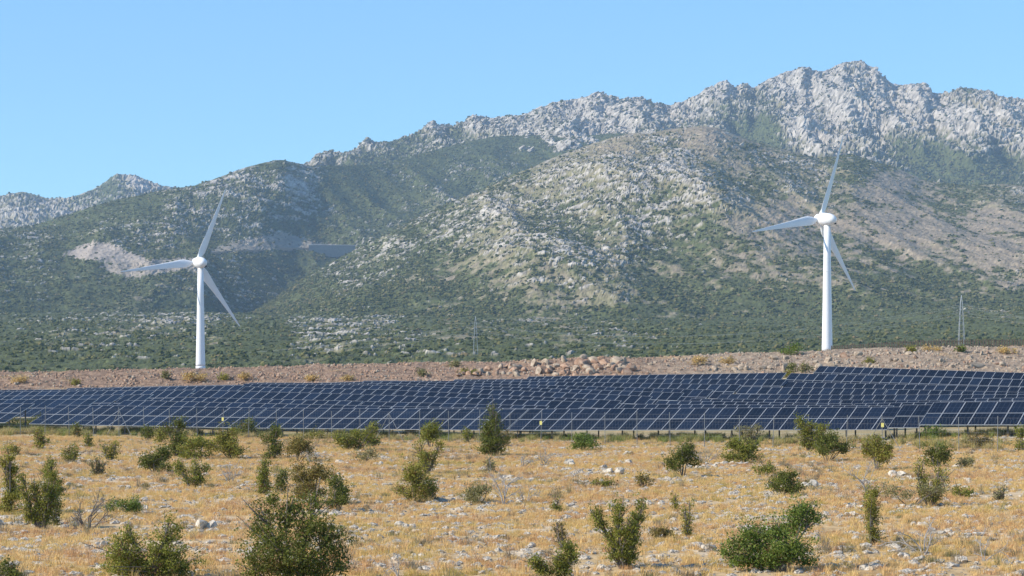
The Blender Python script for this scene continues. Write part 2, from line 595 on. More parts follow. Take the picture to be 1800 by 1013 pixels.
def soil_col(X, Y, Z):
    n = fbm(X, Y, 7.0, 4, 0.6, 2); m = fbm(X, Y, 1.3, 3, 0.6, 5)
    a = np.array([0.48, 0.345, 0.18]); b = np.array([0.58, 0.48, 0.345]); c = np.array([0.36, 0.23, 0.11])
    t = sstep(-0.2, 0.9, n + 0.5 * m)[..., None]; u = sstep(0.2, 1.2, -n + 0.4 * m)[..., None]
    col = a + (b - a) * t
    col = col + (c - col) * u
    y0 = Y * (1.0 - X / np.maximum(Y, 25) * TAN_A)
    g = sstep(148, 158, y0)[..., None] * sstep(-0.6, 0.5, m)[..., None]      # greener weeds at the foot of the tables
    return col + (np.array([0.16, 0.17, 0.07]) - col) * g * 0.7


g = fan_mesh('ground', np.linspace(-1500, 3300, 420), np.concatenate([np.linspace(-40, 44, 8), 44 * (295 / 44.0) ** np.linspace(0.003, 1, 520)]), M['soil'], ground_z, soil_col)
tag(g, kind='structure')


def bank_z(X, Y):
    px = X / Y * FPX + 900
    z = ground_z(X, Y) + 0.05
    s = sstep(BANK0 + 1, BANK0 + 6, Y) * (1 - sstep(BANK1 - 1, BANK1 + 5, Y))
    rough = 0.35 * fbm(X, Y * 1.6, 5.0, 4, 0.6, 3) + 0.30 * (ridged(X, Y * 1.5, 2.2, 3, 0.55, 6) - 0.5)
    heap = 0.9 * np.exp(-((px - 1040) / 110.0) ** 2) * np.exp(-((Y - 308) / 7.0) ** 2)
    heap += 0.8 * np.exp(-((px - 1640) / 45.0) ** 2) * np.exp(-((Y - 304) / 4.0) ** 2)
    terr = -0.5 * np.exp(-((Y - 300) / 2.0) ** 2) * (1 - sstep(420, 600, px))
    return z + s * (rough + terr) + heap


def bank_col(X, Y, Z):
    px = X / Y * FPX + 900
    n = fbm(X, Y, 9.0, 4, 0.6, 1); m = fbm(X, Y, 1.1, 3, 0.7, 4)
    red = np.array([0.25, 0.165, 0.115]); grey = np.array([0.31, 0.24, 0.175]); tan = np.array([0.42, 0.29, 0.15]); pale = np.array([0.55, 0.49, 0.42])
    t = sstep(1050, 1250, px)[..., None]
    col = red + (grey - red) * (0.25 + 0.75 * t)
    col = col + (tan - col) * sstep(0.25, 1.0, n)[..., None]
    col = col + (pale - col) * sstep(0.4, 1.3, m)[..., None] * 0.7
    col = col * (1 - 0.5 * sstep(0.5, 1.4, -m)[..., None])
    return col


b = fan_mesh('embankment', np.linspace(-700, 2500, 1300), np.concatenate([np.linspace(BANK0 - 5, BANK1 + 6, 70), np.linspace(BANK1 + 9, 1320, 60)]), M['bank'], bank_z, bank_col)
tag(b, kind='structure')


# -------- mountains
def rbf(ctrl, px, py, s=75.0):
    num = np.zeros(px.shape + (3,)); den = np.full(px.shape, 1e-9)
    for (x, y, r_, g_, t_) in ctrl:
        w = 1.0 / (((px - x) / s) ** 2 + ((py - y) / (s * 0.6)) ** 2 + 0.06) ** 1.6
        num += w[..., None] * np.array([r_, g_, t_]); den += w
    return num / den[..., None]


def quant(p):
    p = np.clip(p, 0.015, 0.985)
    return 0.60 * np.log(p / (1 - p))                  # ~ normal quantile


HILL = {}


def hill(name, ridge, Yr, Ybc, yb, ctrl, step, rows, relief, crag, p=1.0, px0=-420, px1=2220, seed=0, bare=None, strike=0.5, back=900.0, wl=330.0, cwl=60.0, rkm=0.76, fc=1.0):
    pxs = np.arange(px0, px1, step)
    rid = curve(ridge)(pxs)
    yrr = curve(Yr)(pxs) if not isinstance(Yr, (int, float)) else np.full(len(pxs), float(Yr))
    ybb = curve(yb)(pxs)
    Yb = curve(Ybc)(pxs) if not isinstance(Ybc, (int, float)) else np.full(len(pxs), float(Ybc))
    zr = CAM_H - (rid - HORIZ) / FPX * yrr
    zb = CAM_H - (ybb - HORIZ) / FPX * Yb
    tt = np.linspace(0, 1, rows)
    T, _ = np.meshgrid(tt, pxs, indexing='ij')
    Yv = Yb[None] + (yrr - Yb)[None] * T
    Zv = zb[None] + (zr - zb)[None] * T ** p
    PX = np.broadcast_to(pxs[None], T.shape).copy()
    Xv = (PX - 900) / FPX * Yv
    V0 = Zv * 1.15 + 0.22 * Yv                         # runs up the slope
    # spurs and gullies
    env = np.sin(np.pi * np.clip(T, 0, 1)) ** 0.7
    spur = ridged(Xv + 0.4 * V0, V0 * 0.45, wl, 3, 0.5, seed) - 0.45 + 0.5 * fbm(Xv, V0 * 0.6, wl * 2, 2, 0.5, seed + 3)
    dep = relief * env * spur
    Yv = Yv - dep * 1.2; Zv = Zv + dep * 0.55
    Xv = (PX - 900) / FPX * Yv
    PY = HORIZ - (Zv - CAM_H) / Yv * FPX
    K = rbf(ctrl, PX, PY)
    rk, gn, tn = K[..., 0], K[..., 1], K[..., 2]
    gul = np.clip(-(spur - 0.05) * 1.2, -0.5, 0.6) * env          # scrub gathers in the gullies, rock on the spurs
    gn = np.clip(gn + 0.28 * gul, 0.02, 0.98); rk = np.clip(rk - 0.22 * gul, 0.02, 0.98)
    # strata run obliquely up to the right
    U = Xv + strike * V0; W = V0 - strike * 0.55 * Xv
    big = fbm(U, W * 1.5, 120.0, 3, 0.55, seed + 1)
    n1 = 0.25 * big + 0.55 * fbm(U * 0.5, W * 1.35, 24.0, 3, 0.7, seed + 2) + 0.65 * fbm(Xv, V0, 9.0, 3, 0.8, seed + 6)
    rock = sstep(-0.13, 0.13, n1 - 0.8 * quant(1 - rk * rkm))
    n2 = 0.55 * fbm(U, W * 1.3, 90.0, 3, 0.5, seed + 5) + 0.8 * fbm(Xv, V0 * 1.1, 17.0, 3, 0.7, seed + 4)
    grn = sstep(-0.22, 0.22, n2 - quant(1 - gn)) * (1 - 0.93 * rock)
    # crags stand proud of the slope
    c1 = 0.75 * (ridged(U * (0.8 if fc == 1 else 1.5), W * 0.5, cwl, 3, 0.5, seed + 6) - 0.5) + 0.4 * fc ** 0.5 * (ridged(U, W, cwl * 0.37, 4, 0.62, seed + 3) - 0.5)
    c2 = fbm(Xv, V0, 17.0, 3, 0.75, seed + 3)
    edge = np.clip((1.0 - T) / 0.03, 0.35, 1)
    d = crag * edge * (rk * (1.25 * c1 + 0.22 * fc * c2) + rock * 0.20 + 0.12 * c2)
    Yv = Yv - d * 0.75; Zv = Zv + d * 0.7
    Xv = (PX - 900) / FPX * (Yv + d * 0.75) + d * 0.35 * c2
    # colours of the kinds of ground
    fine = 0.75 * fbm(Xv, V0, 9.0, 3, 0.8, seed + 7) + 0.7 * np.random.default_rng(seed).normal(size=Xv.shape)
    c_rock = np.array([0.42, 0.385, 0.33]) * (1 + 0.17 * fine + 0.12 * big)[..., None]
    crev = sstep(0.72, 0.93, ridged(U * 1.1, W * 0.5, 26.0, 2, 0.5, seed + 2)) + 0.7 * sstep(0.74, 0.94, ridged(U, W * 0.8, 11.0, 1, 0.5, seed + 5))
    c_rock = c_rock * (1 - 0.55 * np.clip(crev, 0, 1))[..., None]      # thin dark crack lines multiplied into the rock colour
    c_tan = np.array([0.27, 0.222, 0.158]) * (1 + 0.24 * fine)[..., None]
    c_olive = np.array([0.190, 0.175, 0.092]) * (1 + 0.26 * fine)[..., None]
    c_grn = np.array([0.082, 0.094, 0.034]) * (1 + 0.3 * fine)[..., None]
    tmask = np.clip(sstep(-1.0, 1.4, quant(tn) - 0.5 * n2 + 0.9 * fbm(Xv, V0 * 1.2, 22.0, 3, 0.7, seed + 2)), 0, 1)[..., None]
    col = c_olive + (c_tan - c_olive) * tmask
    col = col + (c_grn - col) * grn[..., None]
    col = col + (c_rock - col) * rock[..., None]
    if bare is not None:
        bm_ = bare(PX, PY + 2.5 * fine)
        c_bare = np.array([0.37, 0.315, 0.26]) * (1 + 0.22 * fbm(Xv, V0 * 0.25, 14.0, 3, 0.7, seed + 1))[..., None]
        col = col + (c_bare - col) * bm_[..., None]
        grn = grn * (1 - bm_)
    # back slope, so that the ridge has a body
    bt = np.linspace(0.04, 1, 10)[:, None]
    Yk = Yv[-1][None] + back * bt
    Zk = Zv[-1][None] - (Zv[-1] - zb)[None] * bt ** 1.1 * 0.8
    Xk = np.broadcast_to(Xv[-1][None], Yk.shape)
    A = np.concatenate([Xv, Xk]); B = np.concatenate([Yv, Yk]); C = np.concatenate([Zv, Zk])
    colA = np.concatenate([col, np.broadcast_to(c_olive[-1][None], Yk.shape + (3,))])
    v = np.stack([A.ravel(), B.ravel(), C.ravel()], 1)
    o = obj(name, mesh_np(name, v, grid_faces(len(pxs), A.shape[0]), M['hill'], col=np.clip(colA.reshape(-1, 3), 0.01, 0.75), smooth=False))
    tag(o, kind='structure')
    HILL[name] = (Xv, Yv, Zv, PX, PY, grn, rock)
    return o


far_ridge = [(-420, 395), (-200, 372), (0, 345), (20, 340), (40, 337), (60, 343), (80, 348), (115, 350), (140, 343), (175, 328), (195, 312), (207, 306), (222, 309), (236, 308), (262, 320), (285, 327), (310, 330), (360, 345), (500, 380), (700, 430)]
hill('mountain', far_ridge, 6900, 5200, [(-420, 470), (700, 470)],
     [(50, 350, .5, .5, .3), (40, 375, .8, .35, .2), (110, 365, .7, .5, .2), (170, 345, .55, .6, .2), (210, 320, .6, .6, .2), (250, 325, .95, .15, .2), (270, 345, .6, .5, .2), (190, 330, .2, .9, .2),
      (200, 365, .4, .7, .2), (100, 400, .3, .8, .2), (-200, 400, .6, .5, .3), (400, 400, .3, .8, .2)],
     2.6, 60, 35.0, 26.0, px1=640, seed=2, wl=380.0)

main_ridge = [(-420, 480), (200, 400), (350, 345), (450, 315), (540, 292), (555, 281), (570, 279), (600, 276), (625, 268), (648, 251), (670, 249), (690, 249), (720, 241), (740, 231), (765, 221), (782, 224), (800, 223), (830, 215),
              (860, 216), (880, 216), (900, 206), (940, 199), (970, 185), (1000, 175), (1020, 173), (1042, 168), (1060, 171), (1090, 180), (1140, 186), (1180, 186), (1200, 180), (1230, 168), (1262, 151), (1276, 147), (1292, 156), (1310, 150), (1325, 158),
              (1345, 145), (1380, 128), (1396, 125), (1412, 122), (1428, 131), (1442, 132), (1470, 118), (1488, 109), (1500, 108), (1516, 111), (1535, 123), (1552, 141), (1570, 148), (1592, 152), (1622, 155), (1640, 168), (1655, 169), (1690, 155), (1712, 158), (1750, 170), (1780, 179), (1800, 181), (1900, 200), (2220, 240)]
hill('mountain_ridge', main_ridge, [(-420, 6000), (600, 6000), (1000, 6200), (1500, 6500), (2220, 6600)], 5050, [(-420, 500), (500, 340), (1000, 320), (1500, 350), (2220, 370)],
     [(560, 287, .7, .4, .2), (600, 285, .3, .8, .1), (640, 258, .8, .35, .1), (640, 278, .2, .9, .1), (700, 262, .3, .8, .1), (760, 232, .95, .1, .1), (745, 248, .35, .8, .1), (800, 238, .3, .8, .1), (840, 222, .9, .2, .1), (880, 232, .55, .6, .1), (920, 215, .85, .3, .1),
      (960, 215, .55, .6, .1), (1000, 190, .95, .15, .1), (1050, 185, .97, .1, .1), (1010, 220, .9, .3, .1), (1100, 200, .9, .25, .1), (1150, 200, .75, .5, .1), (1150, 225, .5, .7, .1), (1200, 200, .85, .3, .1), (1220, 225, .55, .6, .1), (1270, 165, .97, .1, .1), (1290, 200, .45, .8, .1),
      (1330, 190, .5, .75, .1), (1345, 225, .12, .97, .1), (1330, 250, .15, .95, .1), (1380, 150, .97, .1, .1), (1400, 190, .92, .2, .1), (1410, 230, .9, .25, .1), (1490, 118, .75, .5, .1), (1480, 150, .95, .15, .1), (1530, 140, .85, .35, .1), (1470, 200, .97, .12, .1), (1530, 190, .97, .12, .1),
      (1560, 225, .8, .4, .1), (1600, 180, .92, .2, .1), (1640, 200, .97, .1, .1), (1690, 220, .97, .1, .1), (1690, 165, .35, .5, .7), (1740, 178, .6, .45, .5), (1740, 215, .8, .35, .2), (1790, 200, .7, .4, .2), (1790, 235, .6, .5, .2), (1520, 262, .6, .55, .1), (1590, 255, .4, .8, .1),
      (1640, 275, .12, .96, .1), (1720, 255, .5, .7, .1), (1760, 285, .15, .95, .1), (1700, 305, .08, .97, .1), (1790, 265, .6, .5, .2), (2100, 260, .6, .5, .2)],
     1.9, 165, 95.0, 46.0, p=1.1, px0=120, seed=1, strike=-0.15, wl=300.0, cwl=170.0, rkm=0.80, fc=0.45)


def poly_mask(poly, px, py, soft=3.0):
    inside = np.zeros(px.shape, bool)
    n = len(poly)
    for i in range(n):
        x0, y0 = poly[i]; x1, y1 = poly[(i + 1) % n]
        if y0 == y1:
            continue
        hit = ((y0 > py) != (y1 > py)) & (px < (x1 - x0) * (py - y0) / (y1 - y0) + x0)
        inside ^= hit
    return inside.astype(float)


CUTS = [[(108, 449), (130, 438), (150, 430), (172, 426), (192, 427), (212, 436), (232, 446), (256, 452), (256, 459), (200, 461), (150, 457)],
        [(200, 459), (288, 455), (350, 453), (350, 472), (290, 480), (225, 489), (205, 482), (170, 468)],
        [(372, 440), (400, 428), (440, 420), (470, 414), (500, 410), (530, 416), (560, 428), (610, 436), (560, 440), (480, 439), (430, 442), (372, 446)]]


def bare_cut(px, py):
    m = np.zeros(px.shape)
    for i, c in enumerate(CUTS):
        m = np.maximum(m, poly_mask(c, px, py) * (0.95, 0.8, 0.7)[i])
    return m


mid_ridge = [(-420, 450), (-200, 425), (0, 404), (60, 396), (120, 378), (180, 358), (250, 342), (310, 331), (340, 327), (370, 318), (400, 306), (430, 296), (460, 287), (485, 282), (500, 282), (520, 287), (545, 292), (600, 292), (650, 290), (690, 286),
             (720, 275), (770, 262), (820, 250), (870, 240), (930, 238), (1000, 239), (1040, 238), (1090, 234), (1200, 250), (1400, 300), (2220, 330)]
hill('hill', mid_ridge, [(-420, 4200), (300, 4250), (500, 4450), (700, 5000), (900, 5500), (2220, 5600)], [(-420, 2600), (0, 2700), (350, 3000), (500, 3500), (1000, 4000), (2220, 4000)], [(-420, 590), (300, 580), (500, 560), (700, 520), (1000, 480), (2220, 480)],
     [(490, 296, .35, .75, .2), (515, 318, .6, .5, .2), (530, 345, .6, .5, .2), (400, 350, .45, .65, .1), (420, 330, .5, .6, .1), (320, 370, .45, .65, .2), (280, 400, .5, .6, .1), (370, 390, .5, .6, .1), (250, 360, .15, .9, .2), (150, 410, .2, .85, .3), (60, 420, .3, .85, .2), (450, 390, .5, .6, .1), (560, 390, .4, .65, .1),
      (470, 360, .5, .55, .1), (600, 340, .12, .95, .1), (650, 320, .12, .95, .1), (750, 300, .2, .88, .1), (690, 300, .35, .75, .1), (790, 300, .4, .7, .1), (850, 270, .2, .88, .1), (820, 330, .3, .8, .1), (1000, 255, .08, .95, .2), (700, 370, .3, .8, .1), (640, 410, .35, .75, .1), (350, 500, .3, .75, .2), (470, 470, .35, .72, .1), (400, 470, .5, .6, .1),
      (540, 480, .3, .75, .1), (450, 510, .4, .7, .1), (200, 500, .15, .75, .5), (240, 540, .15, .75, .4), (100, 500, .2, .92, .0), (50, 460, .22, .95, 0), (150, 450, .1, .9, .1), (60, 540, .2, .9, .1), (100, 590, .1, .85, .3), (300, 580, .1, .88, .3), (350, 440, .2, .7, .5), (-200, 500, .2, .85, .2)],
     2.0, 200, 75.0, 11.0, p=1.08, cwl=34.0, px1=1320, seed=4, rkm=0.95, bare=bare_cut, strike=0.35)

front_ridge = [(-420, 640), (200, 640), (330, 625), (400, 585), (440, 556), (480, 527), (540, 487), (600, 452), (640, 431), (700, 401), (760, 371), (800, 353), (830, 341), (870, 324), (900, 308), (930, 297), (960, 283), (1000, 268), (1050, 250), (1100, 236), (1150, 232), (1200, 225), (1235, 222), (1260, 225),
               (1290, 236), (1330, 251), (1390, 266), (1440, 279), (1470, 275), (1500, 272), (1540, 285), (1580, 298), (1620, 315), (1650, 322), (1700, 326), (1760, 324), (1800, 327), (2220, 320)]
hill('hill_slope', front_ridge, [(-420, 3300), (330, 3400), (640, 3550), (1000, 3750), (1240, 3800), (1500, 4000), (2220, 4300)], 2250, [(-420, 660), (300, 640), (500, 612), (1000, 600), (1800, 590), (2220, 585)],
     [(430, 580, .1, .9, .1), (600, 560, .15, .75, .2), (560, 500, .3, .8, .1), (600, 475, .6, .6, .1), (640, 470, .55, .65, .1), (650, 440, .5, .65, .1), (700, 430, .6, .6, .1), (700, 405, .35, .7, .3), (800, 400, .62, .5, .1), (780, 370, .4, .6, .3), (900, 350, .62, .4, .2), (880, 325, .4, .5, .4), (1000, 300, .6, .35, .3), (1000, 350, .6, .45, .2),
      (960, 400, .55, .55, .1), (1100, 300, .55, .4, .3), (1090, 260, .45, .3, .7), (1180, 285, .8, .3, .3), (1240, 240, .35, .25, .9), (1300, 270, .4, .4, .7), (1130, 390, .65, .55, .2), (1090, 360, .65, .5, .1), (1160, 340, .5, .6, .2), (1060, 440, .5, .5, .4), (900, 440, .55, .5, .3), (850, 470, .3, .55, .5), (760, 490, .15, .6, .6), (700, 520, .15, .75, .4),
      (980, 500, .3, .55, .5), (1060, 520, .45, .55, .3), (1200, 480, .35, .5, .6), (1250, 330, .5, .5, .4), (1230, 380, .45, .6, .3), (1310, 400, .3, .4, .8), (1290, 350, .4, .5, .5), (1400, 300, .5, .45, .5), (1500, 295, .35, .65, .3), (1440, 330, .5, .5, .4), (1550, 330, .2, .3, 1.), (1400, 390, .15, .35, .95), (1500, 400, .12, .35, .95), (1600, 400, .12, .3, 1.), (1750, 390, .2, .2, 1.), (1660, 360, .2, .45, .8),
      (1700, 340, .25, .6, .4), (1780, 345, .4, .5, .5), (1600, 470, .12, .5, .8), (1560, 520, .08, .75, .4), (1650, 500, .08, .7, .5), (1740, 450, .2, .35, .95), (1780, 480, .35, .4, .8), (1480, 470, .12, .6, .7), (1350, 470, .25, .5, .7), (1300, 530, .12, .7, .5), (1100, 560, .1, .85, .3), (1450, 570, .08, .9, .2), (1650, 570, .08, .9, .2), (1780, 550, .1, .85, .2), (900, 570, .1, .8, .4), (2100, 450, .2, .5, .7)],
     2.0, 225, 66.0, 10.0, p=1.05, cwl=34.0, px0=260, seed=0, strike=0.6)

hill('scrub_plain', [(-420, 553), (200, 550), (500, 552), (800, 548), (1200, 545), (1500, 540), (1800, 530), (2220, 520)], 2900, 1180, [(-420, 664), (0, 659), (300, 653), (500, 649), (900, 642), (1300, 630), (1470, 622), (1800, 616), (2220, 611)],
     [(60, 640, .12, .9, .3), (100, 600, .28, .8, .3), (300, 620, .2, .85, .4), (200, 570, .32, .8, .3), (330, 570, .4, .75, .2), (450, 600, .12, .9, .2), (600, 600, .4, .75, .1), (650, 560, .4, .7, .2), (720, 620, .35, .8, .2), (560, 620, .4, .7, .2), (800, 570, .1, .75, .6), (900, 600, .28, .8, .4), (1000, 560, .25, .65, .6), (1050, 600, .35, .75, .3),
      (1200, 600, .26, .85, .3), (1300, 560, .25, .7, .5), (1500, 590, .1, .92, .2), (1500, 550, .1, .8, .4), (1600, 560, .12, .9, .3), (1700, 570, .26, .85, .3), (1750, 540, .15, .75, .5), (1620, 600, .1, .95, .1)],
     2.4, 130, 14.0, 9.0, p=1.0, cwl=26.0, seed=6, strike=0.2, back=700.0)


# -------- scrub on the hills (nobody could count it)
def blob(seed, sub=ICO2, amp=0.35, flat=0.75):
    v, f = sub
    q = np.random.default_rng(seed)
    o = q.uniform(0, 50, 3)
    d = 0.6 * NZ[seed % 8](v[:, 0] * 1.6 + o[0], v[:, 1] * 1.6 + v[:, 2] * 1.1 + o[1]) + 0.5 * NZ[(seed + 3) % 8](v[:, 2] * 3.1 + o[2], v[:, 0] * 2.7 - v[:, 1] * 2.3)
    w = v * (1 + amp * d)[:, None]
    w[:, 2] = np.maximum(w[:, 2], -0.45) * flat
    return mesh_np('bush_blob', w, f, M['scrub'])


BLOBS = [blob(s, ICO2, 0.9, 0.85) for s in range(6)]
for nm, cnt, lo, hi, name in (('hill_slope', 58000, 0.5, 2.6, 'scrub'), ('hill', 50000, 0.55, 2.6, 'scrub'), ('mountain_ridge', 16000, 1.8, 4.2, 'scrub'), ('mountain', 5000, 1.8, 4.2, 'scrub'), ('scrub_plain', 25000, 0.35, 1.9, 'scrub')):
    Xv, Yv, Zv, PX, PY, grn, rock = HILL[nm]
    clump = np.clip(0.55 + 0.8 * fbm(Xv, Yv * 0.5 + Zv, 55.0, 3, 0.6, 2), 0.05, 2)
    w = (grn ** 1.3 * clump).ravel() * np.where((PX.ravel() > -150) & (PX.ravel() < 1950), 1, 0.25) + 0.035 + 0.10 * rock.ravel()
    w /= w.sum()
    ii = rng.choice(w.size, cnt, p=w)
    s = lo + (hi - lo) * rng.random(cnt) ** 3.0
    dx = rng.normal(0, 1.0, cnt)
    pts = np.stack([Xv.ravel()[ii] + dx, Yv.ravel()[ii] - 0.3 * s, Zv.ravel()[ii] + 0.15 * s], 1)
    scl = np.stack([s * rng.uniform(0.8, 1.4, cnt), s * rng.uniform(0.8, 1.3, cnt), s * rng.uniform(0.7, 1.15, cnt)], 1)
    lab = {'hill_slope': 'dark green scrub dotted over the rocky front hillside', 'hill': 'dense dark scrub on the wooded middle hill', 'mountain_ridge': 'scrub in the gullies of the pale limestone ridge',
           'mountain': 'hazy scrub on the far left peaks', 'scrub_plain': 'low green scrub at the foot of the hills'}[nm]
    scatter('scrub', pts, rng.uniform(0, 6.28, cnt), scl, rng.integers(0, 6, cnt), BLOBS, lab, 'scrub')


# ================================================================== WIND TURBINES
def lathe(mb, prof, mtx, seg=28):
    vs = []; fs = []
    for (t, r_) in prof:
        for k in range(seg):
            a = 2 * math.pi * k / seg
            vs.append(mtx @ Vector((r_ * math.cos(a), r_ * math.sin(a), t)))
    for i in range(len(prof) - 1):
        for k in range(seg):
            k2 = (k + 1) % seg
            fs.append((i * seg + k, i * seg + k2, (i + 1) * seg + k2, (i + 1) * seg + k))
    fs.append(tuple(range(seg - 1, -1, -1)))
    fs.append(tuple((len(prof) - 1) * seg + k for k in range(seg)))
    mb.add(vs, fs)


def blade_mesh(Rb):
    st = [(1.6, 2.0, 1.0, 0), (3.0, 2.2, 0.95, 22), (4.6, 3.6, 0.62, 20), (6.5, 4.5, 0.42, 17), (9, 4.3, 0.33, 13), (13, 3.6, 0.27, 9), (18, 2.9, 0.23, 6), (24, 2.25, 0.20, 4), (30, 1.65, 0.18, 2), (35, 1.15, 0.17, 1), (38.5, 0.75, 0.16, 0), (40.4, 0.4, 0.15, 0), (41, 0.1, 0.15, 0)]
    n = 16; vs = []; fs = []
    for (r_, c, th, tw) in st:
        r_ = r_ * Rb / 41.0
        ct, sn = math.cos(R(tw + 6)), math.sin(R(tw + 6))
        bend = 1.4 * (r_ / Rb) ** 2
        for k in range(n):
            a = 2 * math.pi * k / n
            x = math.cos(a) * 0.5 * c + c * 0.12 * (1 - th)
            y = math.sin(a) * 0.5 * c * th * (1.0 if th > 0.9 else (0.62 + 0.38 * math.cos(a)))
            vs.append((x * ct - y * sn, x * sn + y * ct + bend, r_))
    for i in range(len(st) - 1):
        for k in range(n):
            k2 = (k + 1) % n
            fs.append((i * n + k, i * n + k2, (i + 1) * n + k2, (i + 1) * n + k))
    fs.append(tuple(range(n - 1, -1, -1))); fs.append(tuple((len(st) - 1) * n + k for k in range(n)))
    mb = MB(); mb.add(vs, fs)
    return mb.mesh('blade', M['whiteblade'], smooth=True)


BLADE = blade_mesh(41.0)


def turbine(xb, yb, xh, yh, Y, psi, theta, label):
    base = world_at(xb, yb, Y); base.z -= 2.0
    hubz = world_at(xb, yh, Y).z
    root = empty('wind_turbine', base)
    tag(root, label, 'wind turbine', 'wind turbines on the embankment')
    H = hubz - base.z - 2.6
    I = Matrix.Identity(4)
    mb = MB(); lathe(mb, [(4.4, 2.42), (5.5, 2.38), (H * 0.25, 2.18), (H * 0.5, 1.92), (H * 0.75, 1.65), (H, 1.45)], I, 40)
    tw = obj('tower', mb.mesh('tower', M['white'], True), root)
    for fz in (0.34, 0.66):
        rz = 2.38 + (1.45 - 2.38) * fz
        mb = MB(); lathe(mb, [(H * fz - 0.12, rz + 0.03), (H * fz + 0.12, rz + 0.03)], I, 40)
        obj('flange', mb.mesh('flange', M['white'], True), tw)
    for k in range(3):
        mb = MB(); lathe(mb, [(-1.0 if k == 0 else k * 1.45 + 0.03, 2.58 - 0.05 * k), (1.45 * (k + 1), 2.54 - 0.05 * k)], I, 40)
        obj('base_ring', mb.mesh('base_ring', M['basegreen'] if k < 2 else M['white'], True), tw)
    ax = Vector((-math.sin(psi), math.cos(psi), 0.06)).normalized()
    rt = Vector((math.cos(psi), math.sin(psi), 0)); up = rt.cross(ax).normalized()
    rot = Matrix((rt, -up, ax)).transposed().to_4x4()          # local z = rotor axis
    c = Vector((0, 0, hubz - base.z))
    T = Matrix.Translation(c) @ rot
    mb = MB(); lathe(mb, [(-5.0, 0.25), (-4.85, 0.9), (-4.2, 1.65), (-3.0, 2.3), (-1.2, 2.75), (0.8, 2.95), (2.3, 3.0), (2.9, 2.8), (2.95, 2.3)], T, 36)
    nac = obj('nacelle', mb.mesh('nacelle', M['white'], True), root)
    mb = MB(); mb.tube([(0, 0, H - 0.05), (0, 0, H + 1.2)], [1.5, 1.75], 32)
    obj('yaw_collar', mb.mesh('yaw_collar', M['white'], True), nac)
    mb = MB(); mb.box((0.95, 1.3, -4.05), (1.85, 2.1, -3.25), T)
    obj('vent', mb.mesh('vent', M['dark']), nac)
    mb = MB(); mb.tube([T @ Vector((0.6, -2.4, -2.6)), T @ Vector((0.6, -4.0, -2.6))], 0.09, 8); mb.tube([T @ Vector((0.2, -3.9, -2.6)), T @ Vector((1.0, -3.9, -2.6))], 0.07, 8)
    obj('wind_vane', mb.mesh('wind_vane', M['steel']), nac)
    mb = MB(); lathe(mb, [(3.0, 2.3), (3.2, 2.65), (5.6, 2.45), (6.8, 1.7), (7.5, 0.8), (7.7, 0.2)], T, 36)
    hub = obj('rotor_hub', mb.mesh('rotor_hub', M['white'], True), root)
    rc = c + ax * 4.5
    for k in range(3):
        th = theta + k * 2 * math.pi / 3
        bd = rt * math.sin(th) + up * math.cos(th)
        ch = bd.cross(ax).normalized()
        mt = Matrix((ch, ax, bd)).transposed().to_4x4()
        if mt.to_3x3().determinant() < 0:
            mt = Matrix((-ch, ax, bd)).transposed().to_4x4()
        o = obj('blade', BLADE, root)
        o.matrix_basis = Matrix.Translation(rc) @ mt
    return root


turbine(352.5, 652, 345, 462, 1150.0, R(31), R(22.0), 'white wind turbine on the left, above the low reddish embankment')
turbine(1454.0, 626, 1441, 386, 1015.0, R(38), R(20.0), 'white wind turbine on the right, beside the green bush on the rubble bank')


# ================================================================== SOLAR TABLES
def module_mesh():
    w, l, t, e = MOD_W, MOD_L, 0.042, 0.020
    o = [(0, 0), (w, 0), (w, l), (0, l)]; n = [(e, e), (w - e, e), (w - e, l - e), (e, l - e)]
    v = [(x, y, 0) for x, y in o] + [(x, y, t) for x, y in o] + [(x, y, t) for x, y in n] + [(x, y, t - 0.006) for x, y in n]
    f = [(0, 3, 2, 1)] + [(k, (k + 1) % 4, 4 + (k + 1) % 4, 4 + k) for k in range(4)] + [(4 + k, 4 + (k + 1) % 4, 8 + (k + 1) % 4, 8 + k) for k in range(4)] + \
        [(8 + k, 8 + (k + 1) % 4, 12 + (k + 1) % 4, 12 + k) for k in range(4)] + [(12, 13, 14, 15)]
    mb = MB(); mb.add(v, f)
    me = mb.mesh('solar_module', [M['alu'], M['cells']])
    me.polygons[len(f) - 1].material_index = 1
    return me


MODULE = module_mesh()
ORD = ['frontmost', 'second', 'third', 'fourth', 'fifth', 'sixth', 'seventh', 'eighth', 'ninth', 'tenth', 'eleventh', 'rearmost']
PERP = Vector((-math.sin(ROW_A), math.cos(ROW_A), 0))
pm = MB(); pm.box((-0.05, -0.05, 0), (0.05, 0.05, 1.0)); POST = pm.mesh('support_post', M['darksteel'])


